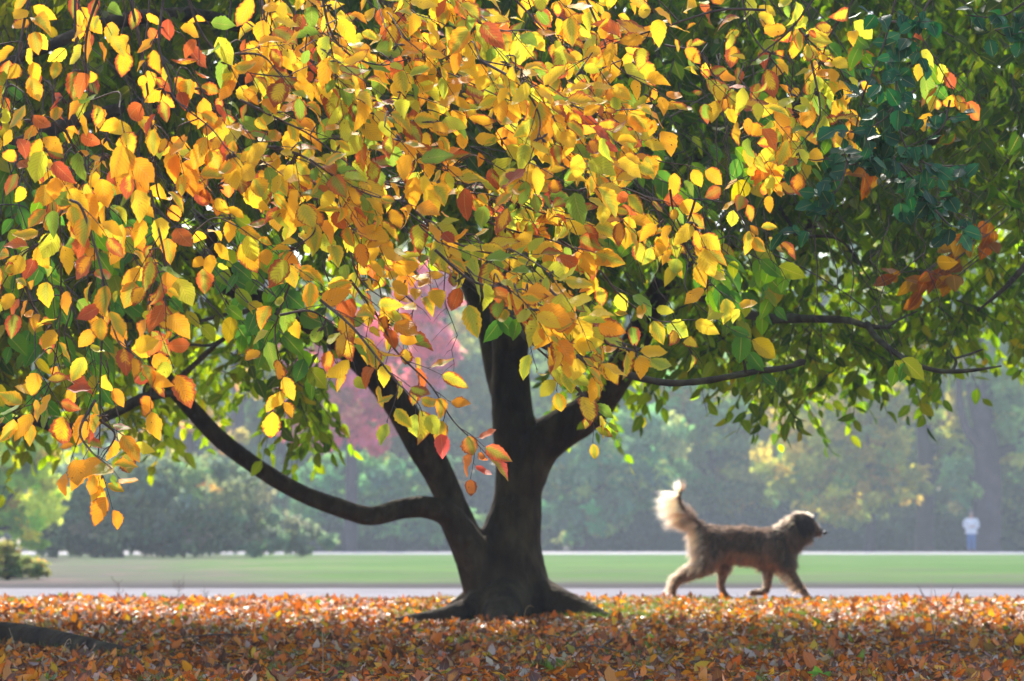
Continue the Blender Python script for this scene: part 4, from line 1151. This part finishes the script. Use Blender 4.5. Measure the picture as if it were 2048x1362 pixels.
for sx in (-1, 1):
    sh = [((sx * .1, .05, .045), .045)]; se2 = []
    chain(sh, se2, 0, [((sx * .1, -.04, .045), .045), ((sx * .108, -.15, .035), .035)])
    so = skin_mesh("shoe", sh, se2, M_shoe); so.parent = person

# ------------------------------------------------------------------ background trees
def far_tree(name, label, d, trunk_px, blobs, pal, pr, n, leaf=0.38, base=None, tw=26, cat="tree", top=None, limbs=(), group=None, trunk=True, dd=None, shell=.5, bright=2.1):
    """blobs: (px,py,rx,ry) crown masses at distance d; real depth like their width"""
    bx = at(trunk_px, 1100, d)[0]
    o = empty(name, (bx, d, 0)); tag(o, label, cat, group)
    s = d / FPX
    A = Acc()
    W = np.array([b[2] * b[3] for b in blobs], float); W /= W.sum()
    for b, w in zip(blobs, W):
        k = int(n * w)
        c = at(b[0], b[1], d); R = np.array([b[2] * s, (dd or (b[2] + b[3]) * .5 * s), b[3] * s])
        # leafy clumps on and inside the mass
        nc = max(8, int(k / 45))
        u = unit(rng.normal(0, 1, (nc, 3))) * (rng.uniform(0, 1, (nc, 1)) ** (1 / 3.0) * (1 - shell) + shell * rng.uniform(.6, 1.05, (nc, 1)))
        C = c + u * R
        cr = rng.uniform(.16, .34, nc) * (R[0] * R[2]) ** .5
        i = rng.integers(0, nc, k)
        v = unit(rng.normal(0, 1, (k, 3))) * rng.uniform(.3, 1, (k, 1)) * cr[i][:, None] * np.array([1.2, 1.1, .7])
        P = C[i] + v
        cc = pick(pal, pr, nc, .3)[i]
        cc = np.clip((cc + (cc - cc.mean(1, keepdims=True)) * .25) * bright, .01, .95) * rng.uniform(.8, 1.2, (k, 1))
        ok = P[:, 2] > 0.1
        P = P[ok]; cc = cc[ok]; k = len(P)
        cards(A, P, rng.normal(0, .6, (k, 3)) + np.array([0, 1, .35]), rng.normal(0, 1, (k, 3)) + np.array([0, 0, -.8]), rng.uniform(.6, 1.3, k) * leaf, cc)
    A.build("crown", M_far, o, smooth=False)
    if trunk:
        T = Acc()
        topz = top if top else at(trunk_px, min(b[1] for b in blobs), d)[2]
        r = tw * .5 * s
        tube1(T, [(bx, d, -.1), (bx, d, .5), (bx + r * .2, d, topz * .35), (bx - r * .3, d, topz * .7), (bx, d, topz)], [r * 1.5, r * 1.12, r, r * .7, r * .2], sides=12, bump=.03)
        for q in range(5):
            b = blobs[q % len(blobs)]
            e = at(b[0] + rng.normal(0, b[2] * .3), b[1] - b[3] * .2, d)
            z0 = min(topz * rng.uniform(.25, .6), e[2] * .8); m_ = (np.array([bx, d, z0]) + e) / 2; m_[2] += 0.08 * topz * rng.uniform(-1, .5)
            tube1(T, [(bx, d, z0), m_, (e[0], d + rng.normal(0, 1), e[2])], [r * .5, r * .35, r * .1], sides=6)
        for ps, ws in limbs:
            tube1(T, [at(x, y, d - .3) for x, y in ps], [w_ * .5 * s for w_ in ws], sides=8)
        T.build("trunk", M_farbark, o)
    return o
GG = [(0.10, 0.15, 0.07), (0.07, 0.12, 0.06), (0.14, 0.18, 0.08)]
OL = [(0.20, 0.21, 0.07), (0.28, 0.26, 0.08), (0.12, 0.16, 0.06), (0.36, 0.29, 0.10)]
G1 = [3, 3, 2]
far_tree("willow_tree", "yellow green tree at the left edge beyond the lawn", 62, -20, [(0, 900, 90, 90), (60, 960, 75, 100), (-40, 1010, 90, 80), (70, 1050, 45, 45), (40, 880, 70, 60)],
         [(0.30, 0.36, 0.10), (0.20, 0.30, 0.09), (0.42, 0.34, 0.10)], [3, 3, 1.2], 7000, leaf=.22)
far_tree("broad_tree", "broad grey green tree hanging low to the lawn at the left", 72, 230, [(230, 980, 150, 90), (380, 1000, 170, 90), (530, 1050, 110, 50), (150, 1040, 100, 60), (300, 1060, 220, 34), (215, 1105, 55, 40), (120, 1088, 80, 18), (620, 1070, 55, 30), (420, 1085, 200, 18)],
         [(0.14, 0.18, 0.13), (0.10, 0.14, 0.10), (0.17, 0.20, 0.13)], G1, 17000, leaf=.24, bright=1.7)
far_tree("orange_tree", "small tree with pale orange leaves above the broad grey green tree", 95, 380, [(300, 890, 70, 30), (340, 935, 60, 24), (440, 960, 45, 26), (450, 870, 40, 28), (510, 760, 45, 36), (410, 830, 60, 40)],
         [(0.62, 0.33, 0.12), (0.5, 0.30, 0.12), (0.22, 0.22, 0.10)], [3, 2, 3], 3800, leaf=.3)
far_tree("maple_tree", "tree with bright pink leaves behind the beech trunk", 112, 865, [(850, 590, 60, 60), (870, 690, 50, 60), (900, 530, 60, 40), (840, 760, 40, 30), (500, 290, 40, 30)][:4],
         [(0.78, 0.26, 0.38), (0.70, 0.20, 0.28), (0.80, 0.38, 0.42)], [3, 2, 2], 5500, bright=1.25, leaf=.4)
far_tree("maple_tree", "tree with dusky purple red leaves left of the beech's middle limb", 108, 700, [(640, 710, 110, 70), (700, 780, 95, 80), (750, 850, 60, 50), (630, 830, 80, 60), (740, 680, 70, 60)],
         [(0.42, 0.13, 0.18), (0.55, 0.16, 0.22), (0.30, 0.16, 0.14)], [3, 2, 2], 10500, leaf=.4)
far_tree("maple_tree", "tree with pale pink leaves glimpsed high through the yellow sprays", 120, 470, [(500, 260, 90, 50), (560, 300, 60, 50), (440, 330, 70, 60)],
         [(0.8, 0.32, 0.40), (0.6, 0.25, 0.28)], [3, 2], 3500, leaf=.45)
far_tree("round_tree", "fresh green tree seen between the beech's left limbs and trunk", 110, 790, [(700, 960, 110, 55), (830, 960, 80, 60), (790, 1030, 130, 40), (900, 1050, 90, 35), (640, 1000, 70, 50)],
         [(0.11, 0.22, 0.11), (0.07, 0.15, 0.09), (0.16, 0.27, 0.12)], [3, 3, 2], 9000, bright=1.8, leaf=.38)
far_tree("round_tree", "grey green tree immediately right of the beech trunk", 113, 1160, [(1140, 900, 80, 90), (1200, 980, 90, 80), (1150, 1040, 90, 40), (1280, 900, 100, 90)],
         [(0.11, 0.21, 0.12), (0.08, 0.15, 0.09), (0.20, 0.24, 0.12)], [3, 3, 1.4], 9500, leaf=.38)
far_tree("round_tree", "pale green tree behind the dog's tail", 121, 1420, [(1400, 800, 110, 100), (1440, 930, 110, 80), (1350, 980, 80, 60), (1500, 1020, 80, 40)],
         [(0.15, 0.24, 0.12), (0.12, 0.19, 0.10), (0.28, 0.27, 0.11)], [3, 3, 1.2], 9500, leaf=.4)
far_tree("lime_tree", "yellow olive tree between the dog and the two thick trunks", 111, 1740, [(1640, 790, 120, 90), (1700, 890, 120, 80), (1600, 920, 90, 70), (1680, 990, 120, 60), (1780, 800, 80, 80), (1790, 960, 60, 50)],
         OL, [3, 3, 2, 1.5], 13000, leaf=.36, tw=18)
far_tree("oak_tree", "thick trunked tree left of the distant person", 115, 1850, [(1850, 640, 90, 80), (1800, 720, 60, 60), (1890, 840, 40, 90), (1850, 540, 130, 90)],
         OL, [3, 3, 3, 1], 6500, leaf=.42, tw=34, limbs=[([(1850, 1000), (1890, 920), (1935, 870)], [10, 8, 6])])
far_tree("oak_tree", "thickest trunked tree right behind the distant person", 108, 1972, [(2010, 700, 110, 100), (1960, 600, 130, 80), (2060, 860, 70, 120), (1930, 960, 40, 60)],
         [(0.14, 0.22, 0.10), (0.10, 0.16, 0.08), (0.24, 0.24, 0.10)], [3, 3, 1.2], 8500, leaf=.4, tw=54, limbs=[([(1965, 900), (1930, 850), (1918, 780), (1920, 700)], [26, 18, 14, 10])])
far_tree("round_tree", "green tree at the right edge beyond the lawn", 118, 2130, [(2090, 900, 100, 140), (2120, 1020, 90, 60), (2060, 1050, 60, 40)],
         GG, G1, 7500, leaf=.4)
# undergrowth line; the shade beneath the trees is painted as its dark colour
for (x, lab) in [(560, "low shade-coloured shrub under the fresh green tree left of the beech trunk"), (860, "low shade-coloured shrub right behind the beech trunk"), (1230, "low shade-coloured shrub right of the beech trunk at the wood's edge"), (1540, "low shade-coloured shrub behind the dog at the wood's edge"), (1760, "low shade-coloured shrub left of the thick trunked tree"), (2060, "low shade-coloured shrub right of the thickest trunk")]:
    far_tree("shrub", lab, 120, x, [(x - 110, 1064, 110, 34), (x + 20, 1056, 130, 42), (x + 130, 1064, 110, 34), (x - 90, 1090, 110, 13), (x + 90, 1090, 110, 13)], [(0.02, 0.035, 0.03), (0.03, 0.05, 0.035)], [1, 1], 9000, leaf=.4, bright=1.7, cat="shrub", group="shade-coloured shrubs at the wood's edge", trunk=True, tw=6, dd=2.5)
# the wood behind
bk = [(-120, 640), (120, 560), (330, 620), (560, 520), (790, 420), (1010, 420), (1230, 520), (1430, 480), (1640, 430), (1850, 360), (2080, 330), (2290, 400)]
nm_ = ["far left", "left", "left of centre", "left of the pink tree", "behind the pink tree", "behind the beech trunk", "right of the beech trunk", "right of centre", "above the dog", "behind the two thick trunks", "right", "far right"]
for j, (x, ty) in enumerate(bk):
    d = 128 + (j % 3) * 6
    hgt = 1040 - ty
    far_tree("forest_tree", "tall hazy tree at the back of the wood, %s" % nm_[j], d, x, [(x, ty + hgt * .22, 130, hgt * .24), (x - 60, ty + hgt * .5, 120, hgt * .24), (x + 70, ty + hgt * .52, 120, hgt * .26), (x, ty + hgt * .8, 150, hgt * .24)],
             [[(0.11, 0.17, 0.08), (0.15, 0.20, 0.09)], [(0.17, 0.21, 0.10), (0.26, 0.26, 0.11)], [(0.09, 0.15, 0.09), (0.13, 0.19, 0.10)]][j % 3], [1, 1], 10500, leaf=.62, tw=26, group="tall trees at the back of the wood")
for j, x in enumerate([-100, 330, 760, 1190, 1620, 2080]):
    far_tree("forest_tree", "dim tree in the rearmost row of the wood, %s" % ["at the far left", "left, behind the broad tree", "behind the fresh green tree", "just right of the beech trunk", "behind the dog's head", "at the far right"][j], 150, x,
             [(x - 120, 820, 150, 130), (x + 110, 800, 150, 130), (x, 940, 230, 110), (x - 100, 1020, 160, 60), (x + 120, 1020, 160, 60), (x, 640, 180, 120)],
             [(0.06, 0.10, 0.08), (0.09, 0.13, 0.09)], [1, 1], 11000, leaf=.8, tw=24, group="dim trees in the rearmost row")
# small bush at the left on the near lawn
far_tree("bush", "small yellow green bush beside the path at the left edge", 30, 15, [(-10, 1120, 60, 42), (45, 1138, 50, 34), (0, 1158, 70, 26), (75, 1156, 34, 22)],
         [(0.20, 0.22, 0.11), (0.15, 0.18, 0.09), (0.28, 0.22, 0.11)], [3, 3, 1], 6000, bright=1.6, leaf=.07, cat="bush", tw=8)
# ------------------------------------------------------------------ haze
hz = bmesh.new(); bmesh.ops.create_cube(hz, size=1)
for v in hz.verts: v.co = Vector((v.co.x * 400, 100 + v.co.y * 330, 14.5 + v.co.z * 33))
me = bpy.data.meshes.new("haze"); hz.to_mesh(me); hz.free()
hm, nt, out = newmat("haze_air")
pv = N_(nt, "ShaderNodeVolumePrincipled"); pv.inputs['Color'].default_value = (0.80, 0.91, 1, 1); pv.inputs['Density'].default_value = 0.0018; pv.inputs['Anisotropy'].default_value = 0.0
nt.links.new(pv.outputs[0], out.inputs['Volume']); me.materials.append(hm)
ho = bpy.data.objects.new("haze", me); link(ho); tag(ho, "thin blue autumn haze filling the park", "haze", kind='stuff')
